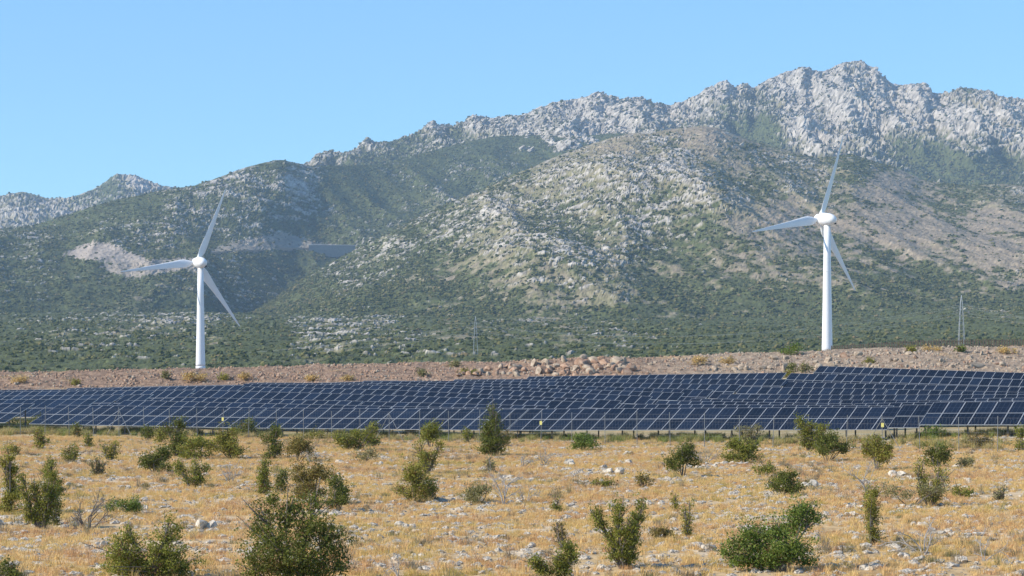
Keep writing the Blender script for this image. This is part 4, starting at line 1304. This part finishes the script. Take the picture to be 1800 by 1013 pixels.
FENCE_G = 'shrubs along the wire fence'
FIELD_G = 'shrubs standing in the dry field'
SH = [
    (16, 903, 46, 95, 'column', 'yellow', 'tall yellow-green column shrub at the left edge of the field', 1.2), (72, 930, 62, 92, 'stems', 'green', 'leaning leafy shrub between the left edge shrub and the dead one', 1.2), (92, 876, 40, 60, 'column', 'green', 'narrow leafy top behind the leaning shrub at far left', 1.0),
    (96, 924, 24, 40, 'column', 'dark', 'small dark sprig touching the left of the dead dark shrub', 1.0), (213, 905, 56, 30, 'low', 'bright', 'low bright green bush right of the dead dark shrub', 1.2), (274, 833, 64, 42, 'round', 'dark', 'dark rounded bush alone in the left field', 1.6),
    (73, 791, 28, 33, 'column', 'yellow', 'small light green shrub left, in line with the fence gap', 1.0), (126, 813, 34, 28, 'stems', 'green', 'small forked shrub left of the dark rounded bush', .8), (134, 771, 17, 22, 'column', 'dark', 'tiny dark shrub at the fence near the left gap', 1.3),
    (157, 787, 18, 22, 'column', 'green', 'tiny green shrub right of the forked one at far left', 1.1), (193, 811, 30, 34, 'stems', 'yellow', 'small yellowish shrub left of the dark rounded bush', .8), (175, 836, 30, 30, 'stems', 'grey', 'thin grey-green shrub below the small yellowish one', .6),
    (338, 858, 54, 46, 'stems', 'green', 'two-headed shrub right of the dark rounded bush', .9), (262, 776, 24, 24, 'round', 'dark', 'small dark bush by the fence, first of the left thicket', 1.3), (284, 781, 26, 24, 'round', 'yellow', 'small light bush by the fence beside the dark one', 1.2),
    (312, 804, 34, 60, 'column', 'dark', 'tall dark shrub rising before the panels at the left of the thicket', 1.4), (345, 809, 60, 38, 'round', 'green', 'broad green shrub in the middle of the left thicket', 1.3), (410, 807, 74, 50, 'round', 'yellow', 'broadest light green shrub of the left thicket', 1.3),
    (433, 770, 34, 36, 'round', 'dark', 'dark round-headed shrub standing against the front panels', 1.5), (479, 807, 32, 52, 'column', 'dark', 'dark upright shrub right of the broad light thicket shrub', 1.3), (523, 814, 54, 42, 'round', 'brown', 'brownish shrub with rusty leaves right of the thicket', 1.1),
    (464, 872, 30, 58, 'column', 'green', 'upright shrub standing just behind the biggest bush', 1.2), (494, 868, 27, 38, 'round', 'dark', 'small dark shrub behind the biggest bush, right of the upright one', 1.2), (550, 888, 78, 70, 'round', 'brown', 'wide brownish green shrub behind the biggest bush', 1.1),
    (596, 899, 46, 58, 'round', 'dark', 'dark leafy shrub right of the wide brownish one', 1.3), (620, 792, 76, 36, 'stems', 'green', 'spread green shrub by the fence left of the braced post', 1.1), (652, 786, 26, 36, 'column', 'dark', 'dark small shrub at the braced fence post', 1.3),
    (638, 814, 44, 28, 'low', 'grey', 'dry thin grey-brown shrub under the braced fence post', .5), (556, 774, 24, 17, 'low', 'yellow', 'tiny light shrub at the fence right of the thicket', 1.2), (724, 770, 20, 24, 'round', 'dark', 'small dark bush at the fence left of the conical shrub', 1.4),
    (757, 788, 42, 44, 'round', 'green', 'green bush at the fence beside the small dark one', 1.3), (750, 832, 50, 48, 'stems', 'yellow', 'pale green loose shrub mid field below the fence bushes', .8), (728, 882, 60, 62, 'round', 'yellow', 'yellow-green shrub in the middle of the field', 1.3), (757, 880, 22, 34, 'column', 'dark', 'dark sprig against the right of the yellow-green middle shrub', 1.2),
    (822, 779, 13, 22, 'column', 'green', 'tiny shrub at the fence just left of the conical shrub', 1.2), (842, 886, 66, 38, 'low', 'grey', 'pale low shrub right of the yellow-green middle shrub', .7), (865, 802, 44, 80, 'cone', 'dark', 'tall conical dark shrub overlapping the front panels', 1.5), (884, 785, 26, 26, 'round', 'brown', 'brownish bush at the right foot of the conical shrub', 1.1),
    (861, 832, 24, 27, 'column', 'grey', 'grey-green sprig below the conical shrub', .7), (1027, 794, 46, 30, 'round', 'bright', 'low bright green bush by the fence in the middle', 1.4), (979, 900, 20, 20, 'column', 'green', 'tiny green sprig beside the bleached saplings', 1.0),
    (1098, 1000, 74, 104, 'stems', 'green', 'tall columnar shrub low in the middle of the field', 1.1), (990, 967, 26, 48, 'column', 'brown', 'grey-brown sapling left of the tall columnar shrub', .7), (982, 1020, 86, 52, 'stems', 'green', 'green shrub cut by the bottom edge in the middle', 1.2), (1062, 858, 40, 18, 'low', 'green', 'low green tuft in front of the mid-field rocks', .9),
    (1131, 858, 28, 24, 'round', 'brown', 'small brown bush right of the mid-field rocks', .9), (1199, 838, 54, 56, 'round', 'dark', 'dark bush with pale green skirt left of the stone row', 1.4), (1186, 899, 13, 28, 'column', 'yellow', 'thin pale sprig in the grass below the dark skirted bush', .9), (1208, 946, 18, 55, 'column', 'yellow', 'thin tall sapling left of the wide green bush', .9),
    (1163, 949, 38, 24, 'low', 'brown', 'low brownish bush right of the tall columnar shrub', 1.1), (1305, 816, 62, 42, 'round', 'green', 'rounded green bush standing on the end of the stone row', 1.6), (1318, 784, 42, 34, 'stems', 'grey', 'greyish loose shrub at the fence above the rounded bush', .7), (1423, 793, 52, 52, 'stems', 'green', 'tall leafy shrub against the panels right of centre', 1.2),
    (1454, 812, 58, 46, 'round', 'dark', 'dark rounded bush attached right of the tall leafy one', 1.5), (1541, 827, 60, 56, 'round', 'yellow', 'yellow-green bush below the right turbine and panels', 1.3), (1341, 837, 32, 24, 'low', 'green', 'small green bush between the rounded bush and the dark one', 1.1), (1376, 870, 58, 40, 'round', 'dark', 'dark rounded bush alone right of centre', 1.5),
    (1645, 824, 58, 40, 'round', 'dark', 'dark leafy crown of a leaning shrub at right', 1.1), (1636, 890, 56, 84, 'stems', 'yellow', 'spindly tall shrub with bare stems under the dark crown', .5), (1600, 890, 96, 42, 'low', 'grey', 'wide sparse grey-green shrub around the spindly one', .55), (1702, 824, 32, 24, 'round', 'grey', 'grey rounded tuft at the right by the pale rock', .9),
    (1532, 958, 38, 88, 'column', 'yellow', 'ivy-like leafy column at lower right under a dead branch', 1.2), (1693, 876, 34, 24, 'low', 'green', 'small green bush far right below the grey tuft', .9), (1758, 884, 28, 28, 'stems', 'grey', 'thin grey sprig near the right edge', .5), (1798, 794, 26, 40, 'round', 'green', 'bush cut by the right edge near the fence', 1.2),
    (1723, 790, 36, 30, 'stems', 'brown', 'small brownish shrub near the fence at right', .8), (14, 1022, 40, 34, 'round', 'dark', 'dark bush cut by the bottom left corner', 1.2), (20, 800, 30, 18, 'low', 'yellow', 'small low bush at the left edge near the fence', 1.0), (46, 752, 60, 22, 'low', 'dark', 'dark weeds in the gap between the front tables at left', 1.2),
    (1643, 772, 30, 20, 'low', 'bright', 'bright green weed patch at the fence below the end table', 1.2), (1000, 1040, 10, 10, 'low', 'green', None, 1),
]
for (x, y, w, h, shp, pal, lab, dn) in SH:
    if lab is None:
        continue
    shrub(x, y, w, h, shp, pal, lab, dn, group=FENCE_G if y < 796 else FIELD_G)
# the three big foreground bushes
shrub(262, 1018, 124, 96, 'twin', 'green', 'twin-topped leafy bush at the bottom left', 0.95, leaf=1.1)
shrub(520, 1030, 200, 168, 'round', 'dark', 'biggest dark green bush, bottom centre-left foreground', 0.50, leaf=1.15,
      lob=[(-.30, 0, .78, .10, .12), (-.33, 0, .62, .12, .12), (-.25, .1, .5, .17, .15), (-.3, -.1, .32, .17, .15), (-.1, 0, .72, .14, .15), (.0, .1, .82, .12, .12), (.08, 0, .6, .18, .18), (.2, -.1, .66, .12, .12), (.3, 0, .5, .14, .14), (.33, .1, .34, .14, .13), (-.1, -.15, .4, .22, .2), (.1, -.15, .32, .24, .2),
           (-.12, 0, .16, .25, .14), (.2, 0, .17, .24, .14), (-.36, 0, .15, .14, .12), (.4, 0, .2, .1, .1), (.16, 0, .86, .06, .1), (-.2, 0, .9, .06, .09)])
shrub(1357, 1004, 186, 128, 'round', 'bright', 'wide green bush with a raised right side at lower right', 0.62, leaf=1.15,
      lob=[(.32, 0, .86, .09, .11), (.22, 0, .78, .11, .13), (.4, 0, .74, .09, .11), (.27, .1, .62, .14, .13), (.12, 0, .56, .15, .14), (-.02, 0, .5, .14, .14), (-.2, 0, .52, .11, .12), (-.32, 0, .38, .1, .11), (-.15, .1, .34, .18, .15), (.05, -.1, .3, .2, .16), (.24, -.1, .34, .13, .14), (-.42, 0, .26, .08, .07), (-.3, 0, .16, .15, .1), (-.08, 0, .14, .2, .11), (.14, 0, .16, .16, .1), (.34, 0, .14, .1, .06)])

# weeds and tufts on the embankment
EMB = [(32, 672, 26, 10, 'low', 'straw', 'straw coloured tuft on the embankment at far left'), (134, 677, 14, 9, 'round', 'yellow', 'small green weed on the embankment above the left panels'), (292, 666, 16, 11, 'round', 'grey', 'small grey-green weed on the bank left of the left turbine'), (338, 672, 44, 17, 'low', 'straw', 'wide straw coloured tuft below the left turbine'),
       (394, 668, 18, 11, 'round', 'yellow', 'small green weed right of the straw tuft below the left turbine'), (430, 668, 18, 11, 'round', 'straw', 'small straw tuft right of the green weed on the bank'), (548, 669, 22, 10, 'low', 'straw', 'straw tuft on the embankment at middle left'), (614, 670, 26, 10, 'low', 'straw', 'brown straw tuft at the toe of the embankment'),
       (742, 662, 22, 14, 'round', 'grey', 'grey-green weed on the bank left of the boulder heap'), (822, 659, 26, 10, 'low', 'yellow', 'bright yellow-green weed at the left end of the boulder heap'), (797, 645, 16, 6, 'low', 'grey', 'small grey weed on the crest left of the boulder heap'), (1228, 640, 28, 14, 'low', 'straw', 'straw tuft on the bank right of the boulder heap'),
       (1276, 640, 26, 12, 'low', 'straw', 'second straw tuft right of the boulder heap'), (1387, 624, 48, 17, 'round', 'bright', 'rounded bright green bush on the crest left of the right turbine'), (1392, 655, 18, 18, 'round', 'dark', 'dark weed beside the gap in the rear panels'), (1417, 656, 24, 18, 'round', 'grey', 'grey-green weed right of the dark one at the rear panels'),
       (1383, 671, 14, 14, 'low', 'yellow', 'yellow-green weed in the gap of the rear panels'), (1528, 640, 12, 9, 'round', 'yellow', 'small yellow-green weed on the bank right of the turbine'), (1601, 619, 12, 9, 'round', 'yellow', 'small light weed before the picket fence'), (1690, 619, 12, 11, 'round', 'bright', 'small green weed at the foot of the right pylon'), (1640, 617, 34, 8, 'low', 'straw', 'straw tuft along the picket fence'), (1770, 622, 34, 10, 'low', 'straw', 'straw tuft along the picket fence at far right')]
for (x, y, w, h, shp, pal, lab) in EMB:
    shrub(x, y, w * 0.9, h * 0.8, shp, pal, lab, 1.3, name='weed_tuft', group='tufts on the embankment', Y=bank_hit(x, y), zf=bz, cat='tuft')


# dead shrubs: bare branching wood
def dead(x, yb, w, h, mat, label, lean=0.0, n0=4, seed=0, thick=1.0):
    q = np.random.default_rng(3000 + seed)
    Y = ground_hit(x, yb); X = (x - 900) / FPX * Y; s_ = Y / FPX; W, H = w * s_, h * s_
    mb = MB()

    def grow(p, d, ln, r_, lev):
        pts = [p]; rr = [r_]
        for k in range(3):
            d = (d + Vector(q.normal(0, 0.16, 3))).normalized()
            p = p + d * ln / 3; pts.append(p); rr.append(r_ * (1 - 0.2 * (k + 1)))
        mb.tube(pts, rr, 5 if lev < 2 else 4, False)
        if lev < 3:
            for k in range(q.integers(3, 5)):
                e = pts[q.integers(1, 4)]
                dd = (d + Vector(q.normal(0, 0.55, 3)) + Vector((0, 0, 0.12))).normalized()
                grow(e, dd, ln * q.uniform(0.45, 0.75), r_ * 0.5, lev + 1)
    for k in range(n0):
        a = (k + 0.5) / n0 - 0.5
        dr = Vector((a * 1.7 * W / max(H, 0.1) + lean, q.normal(0, 0.3), 1.0)).normalized()
        grow(Vector((a * 0.06 * W, 0, -0.05)), dr, H * q.uniform(0.5, 0.62), (0.010 + 0.014 * H) * thick, 0)
    o = obj('dead_shrub', mb.mesh('dead_shrub', M[mat]), None, (X, Y, float(ground_z(X, Y))))
    tag(o, label, 'dead shrub', 'bare dead shrubs in the field')


dead(155, 934, 84, 74, 'darkwood', 'dead dark branching shrub in the left foreground', 0, 5, 1, 1.3)
dead(404, 851, 34, 46, 'deadwood', 'bleached dead shrub right of the two-headed shrub', 0, 4, 2)
dead(886, 888, 34, 78, 'deadwood', 'tall bleached dead sapling in the middle of the field', -0.1, 3, 3)
dead(925, 884, 22, 36, 'deadwood', 'small bleached dead sapling right of the tall one', 0, 3, 4)
dead(958, 818, 28, 40, 'deadwood', 'bleached dead shrub behind the mid-field rocks at left', 0, 4, 5)
dead(920, 822, 26, 36, 'deadwood', 'bleached dead twigs left of the other dead shrub by the rocks', 0, 4, 6)
dead(1528, 874, 44, 78, 'deadwood', 'long bleached dead branch rising from the ivy-like column', -0.35, 2, 7, 1.2)
dead(1622, 976, 76, 78, 'deadwood', 'bleached sprawling dead branches at lower right', -0.1, 4, 8)
dead(1240, 815, 60, 36, 'deadwood', 'bleached dead twigs behind the row of white stones', 0, 5, 9)
dead(700, 1020, 40, 56, 'deadwood', 'dead grey twig near the bottom right of the biggest bush', -0.2, 2, 10)
dead(150, 1016, 60, 22, 'deadwood', 'low dead twigs at the bottom left', 0, 4, 11)
dead(1730, 985, 40, 62, 'deadwood', 'thin dead twigs at the lower right edge', 0.1, 3, 12, .8)
dead(548, 815, 34, 26, 'deadwood', 'grey dead twigs at the foot of the rusty brown shrub', 0, 4, 13)


# dry grass (nobody could count it)
def tuft(seed, nb, hgt, spread, mat, wd=0.007):
    q = np.random.default_rng(seed)
    v = []; f4 = []; f3 = []
    for i in range(nb):
        a = q.uniform(0, 6.28); rr = spread * math.sqrt(q.random()); p = np.array([rr * math.cos(a), rr * math.sin(a), -0.02])
        h = hgt * q.uniform(0.5, 1.15); l = q.normal(0, 0.38, 2) * h
        w = np.array([math.cos(a + 1.3), math.sin(a + 1.3), 0]) * wd * q.uniform(0.7, 1.4)
        m_ = p + np.array([l[0] * 0.3, l[1] * 0.3, h * 0.6]); t = p + np.array([l[0], l[1], h])
        k = len(v)
        v += [p - w, p + w, m_ + w * 0.8, m_ - w * 0.8, t]
        f4.append((k, k + 1, k + 2, k + 3)); f3.append((k + 3, k + 2, k + 4))
    return mesh_np('tuft', np.array(v), [np.array(f4), np.array(f3)], mat)


TUFTS = [tuft(k, 40, 0.17, 0.17, M['grass'], 0.006) for k in range(4)] + [tuft(10 + k, 24, 0.34, 0.12, M['grass'], 0.0045) for k in range(2)]
g3 = np.random.default_rng(11)
X, Y = fan_points(120000, 45, 166, g3)
y0 = Y * (1.0 - X / Y * TAN_A)
nn_ = fbm(X, Y, 6.0, 3, 0.6, 4)
keep = (y0 < 163) & (g3.random(len(X)) < np.clip(0.46 - 0.62 * nn_, 0.03, 1))
X, Y = X[keep], Y[keep]
n = len(X)
scatter('dry_grass', np.stack([X, Y, ground_z(X, Y)], 1), g3.uniform(0, 6.28, n), g3.uniform(0.55, 1.15, n), np.where(g3.random(n) < 0.12, g3.integers(4, 6, n), g3.integers(0, 4, n)), TUFTS, 'golden dry grass covering the foreground field', 'grass')
HERB = mat_grass('grey_herbs', [(0.0, (0.16, 0.17, 0.06)), (0.3, (0.24, 0.22, 0.10)), (0.55, (0.26, 0.20, 0.13)), (0.8, (0.34, 0.29, 0.20)), (1.0, (0.20, 0.13, 0.08))])
HERBS = [tuft(50 + k, 90, 0.20, 0.22, HERB, 0.007) for k in range(3)] + [tuft(60 + k, 34, 0.42, 0.15, HERB, 0.0045) for k in range(2)]
X, Y = fan_points(9000, 46, 160, g3)
keep = fbm(X, Y, 9.0, 3, 0.6, 7) + g3.normal(0, 0.35, len(X)) > 0.45
X, Y = X[keep], Y[keep]; n = len(X)
scatter('low_herbs', np.stack([X, Y, ground_z(X, Y)], 1), g3.uniform(0, 6.28, n), g3.uniform(0.4, 1.25, n), np.where(g3.random(n) < 0.3, g3.integers(3, 5, n), g3.integers(0, 3, n)), HERBS, 'olive and grey-brown low herbs scattered through the dry grass', 'herbs')
# greener weeds at the foot of the tables and along the fence
WEEDS = [tuft(30 + k, 60, 0.40, 0.22, M['weed'], 0.010) for k in range(3)]
X, Y = fan_points(60000, 120, 200, g3)
y0 = Y * (1.0 - X / Y * TAN_A)
keep = (y0 > 151) & (y0 < 165) & (fbm(X, Y, 5.0, 3, 0.6, 1) + g3.normal(0, 0.3, len(X)) > 0.40 + 0.15 * (y0 < 155))
X, Y = X[keep], Y[keep]; n = len(X)
scatter('green_weeds', np.stack([X, Y, ground_z(X, Y)], 1), g3.uniform(0, 6.28, n), g3.uniform(0.6, 1.5, n), g3.integers(0, 3, n), WEEDS, 'green weeds at the foot of the front solar tables', 'weeds')


# ================================================================== BEYOND: PICKET FENCE, PYLONS, CABLES, ROAD
pk = []
for px in np.arange(1462, 1960, 4.6):
    Y = BANK1 + 3.0; X = (px - 900) / FPX * Y
    pk.append(Vector((X, Y, bz(X, Y))))
r_ = empty('picket_fence', pk[0])
tag(r_, 'weathered dark picket fence along the crest at far right', 'fence')
mb = MB(); pmesh = MB(); pmesh.box((-0.06, -0.06, -0.3), (0.06, 0.06, 1.25)); pmesh.box((-0.08, -0.08, 1.25), (0.08, 0.08, 1.30)); PP = pmesh.mesh('post', M['wood'])
for i, p in enumerate(pk):
    q = p - pk[0]; hh = (0.55 + 0.6 * min(1, i / 40.0)) * rng.uniform(0.93, 1.05)
    if i % 14 == 0:
        o = obj('post', PP, r_, q + Vector((0, 0.12, 0))); o.scale = (1, 1, (hh + 0.1) / 1.25)
    mb.box((q.x - 0.10, q.y - 0.015, q.z - 0.1), (q.x + 0.10, q.y + 0.015, q.z + hh))
obj('pickets', mb.mesh('pickets', M['wood']), r_)['kind'] = 'stuff'
for fz in (0.3, 0.8):
    mb = MB(); mb.tube([p - pk[0] + Vector((0, 0.05, fz * (0.55 + 0.6 * min(1, i / 40.0)))) for i, p in enumerate(pk)], 0.035, 4); obj('rail', mb.mesh('rail', M['wood']), r_)


def pylon(x, yb, yt, Y, wb, label, arm=True):
    base = world_at(x, yb, Y); H = (yb - yt) / FPX * Y + 4.0; base.z -= 4.0
    r_ = empty('pylon', base); tag(r_, label, 'pylon', 'lattice pylons behind the embankment')
    hw = wb * Y / FPX / 2; tw = hw * 0.28; th = H * 0.86

    def leg(sx, sy, z):
        t = min(z / th, 1.0); w = hw + (tw - hw) * t
        return Vector((sx * w, sy * w, z))
    tk = 0.12 * Y / 1300.0
    for sx, sy in ((-1, -1), (1, -1), (1, 1), (-1, 1)):
        mb = MB(); mb.tube([leg(sx, sy, 0), leg(sx, sy, th), Vector((0, 0, H))], tk, 4); obj('leg', mb.mesh('leg', M['alu']), r_)
    mb = MB(); z = 0.0; stp = H / 11.0
    while z < th - stp * 0.5:
        for (a, b_) in (((-1, -1), (1, -1)), ((1, -1), (1, 1)), ((1, 1), (-1, 1)), ((-1, 1), (-1, -1))):
            mb.tube([leg(a[0], a[1], z), leg(b_[0], b_[1], z + stp)], tk * 0.5, 3, False); mb.tube([leg(b_[0], b_[1], z), leg(a[0], a[1], z + stp)], tk * 0.5, 3, False)
        z += stp
    obj('lattice', mb.mesh('lattice', M['steel']), r_)
    tips = []
    for fz, wd in ((0.72, 4.2), (0.86, 3.2)) if arm else ((0.9, 2.0),):
        for sx in (-1, 1):
            mb = MB(); e = Vector((sx * wd, 0, H * fz)); mb.tube([Vector((0, 0, H * fz - 0.5)), e], tk * 0.7, 4); mb.tube([Vector((0, 0, H * fz + 0.9)), e], tk * 0.6, 4); mb.tube([e, e - Vector((0, 0, 1.2))], tk * 0.7, 5)
            obj('crossarm', mb.mesh('crossarm', M['steel']), r_); tips.append(base + e - Vector((0, 0, 1.2)))
    return tips


tA = pylon(836, 634, 556, 1300, 10, 'lattice pylon rising behind the middle of the embankment')
tB = pylon(1690, 608, 519, 1250, 12, 'taller lattice pylon at the right behind the picket fence')
tC = pylon(418, 650, 624, 1700, 8, 'small far pylon right of the left turbine', False)


def cable(a, b_, sag, label, rad=0.035):
    mb = MB(); n = 24
    mb.tube([a.lerp(b_, t) - Vector((0, 0, sag * 4 * t * (1 - t))) for t in np.linspace(0, 1, n + 1)], rad, 4)
    tag(obj('power_cable', mb.mesh('power_cable', M['alu'])), label, 'cable', 'power cables strung between the pylons')


for i in range(4):
    arm_ = ('left end of the lower arm', 'right end of the lower arm', 'left end of the upper arm', 'right end of the upper arm')[i]
    cable(tA[i], tB[i], 11.0, 'thin cable sagging between both large pylons, from the %s' % arm_)
    cable(tA[i], world_at(-200 + 12 * i, 640 - 3 * i, 1500), 9.0, 'thin cable going left from the middle pylon, %s' % arm_)
    cable(tB[i], world_at(2350, 560 + 6 * i, 1150), 8.0, 'thin cable going right from the right pylon, %s' % arm_)
for i in range(3):
    cable(world_at(-160, 570 + 12 * i, 900), world_at(210, 668 + 3 * i, 1250), 3.0, '%s thin cable slanting down across the left edge' % ('uppermost', 'middle', 'lowest')[i], 0.025)

# mountain road: bench and retaining wall on the middle hill
Xv, Yv, Zv, PXh, PYh, _g, _r = HILL['hill']


def hill_at(px, py):
    j = int(np.argmin(np.abs(PXh[0] - px))); col = PYh[:, j]
    i = int(np.argmin(np.abs(col - py) + 1e6 * (np.arange(len(col)) < 4)))
    return Vector((Xv[i, j], Yv[i, j], Zv[i, j]))


rp = [hill_at(px, py) for px, py in ((372, 445), (400, 443), (430, 442), (460, 440), (490, 438), (520, 437), (545, 437))]
vs = []; fs = []
for i, p in enumerate(rp):
    vs += [p + Vector((0, -7, -4.0)), p + Vector((0, -7, 1.0)), p + Vector((0, 3, 1.3)), p + Vector((0, 3, -3.0))]
for i in range(len(rp) - 1):
    for k in range(3):
        fs.append((4 * i + k, 4 * i + 4 + k, 4 * i + 5 + k, 4 * i + 1 + k))
mb = MB(); mb.add(vs, fs)
tag(obj('mountain_road', mb.mesh('mountain_road', M['greyrock'])), kind='structure')
e = rp[-1]; e2 = hill_at(622, 437)
wl_ = empty('retaining_wall', (e.x, e.y - 14, e.z)); tag(wl_, 'blue-grey concrete retaining wall holding the mountain road', 'wall')
dv = Vector((e2.x - e.x + 3, min(e2.y - e.y, 30.0), 1.0)); zt = 5.0
mb = MB()
o0 = Vector((0, 0, 0)); o1 = dv
mb.add([o0 + Vector((0, 0, -6)), o0.lerp(o1, .35) + Vector((0, 0, -14)), o0.lerp(o1, .6) + Vector((0, 0, -17)), o1 + Vector((0, 0, -6)), o1 + Vector((0, 0, zt)), o0 + Vector((0, 0, zt))] +
       [p + Vector((0, 8, 0)) for p in (o0 + Vector((0, 0, -6)), o0.lerp(o1, .35) + Vector((0, 0, -14)), o0.lerp(o1, .6) + Vector((0, 0, -17)), o1 + Vector((0, 0, -6)), o1 + Vector((0, 0, zt)), o0 + Vector((0, 0, zt)))],
       [(0, 1, 2, 3, 4, 5), (11, 10, 9, 8, 7, 6)] + [(k, 6 + k, 6 + (k + 1) % 6, (k + 1) % 6) for k in range(6)])
obj('wall_face', mb.mesh('wall_face', M['concrete']), wl_)
mb = MB(); mb.tube([o0 + Vector((-2, 1, zt + 1.0)), o1 + Vector((2, 1, zt + 0.6))], 0.6, 4); obj('parapet', mb.mesh('parapet', M['alu']), wl_)


# ------------------------------------------------------------------ haze: the air between here and the mountains
hm, hnt, hb = nodes('haze')
hnt.nodes.remove(hb)
pv = hnt.nodes.new('ShaderNodeVolumePrincipled')
pv.inputs['Color'].default_value = (0.54, 0.75, 1.0, 1)
pv.inputs['Density'].default_value = 6.5e-5
pv.inputs['Anisotropy'].default_value = 0.0
hnt.links.new(pv.outputs[0], hnt.nodes['Material Output'].inputs['Volume'])
hbx = MB(); hbx.box((-6500, -300, -15), (6500, 9000, 1250))
tag(obj('haze', hbx.mesh('haze', hm)), kind='stuff')
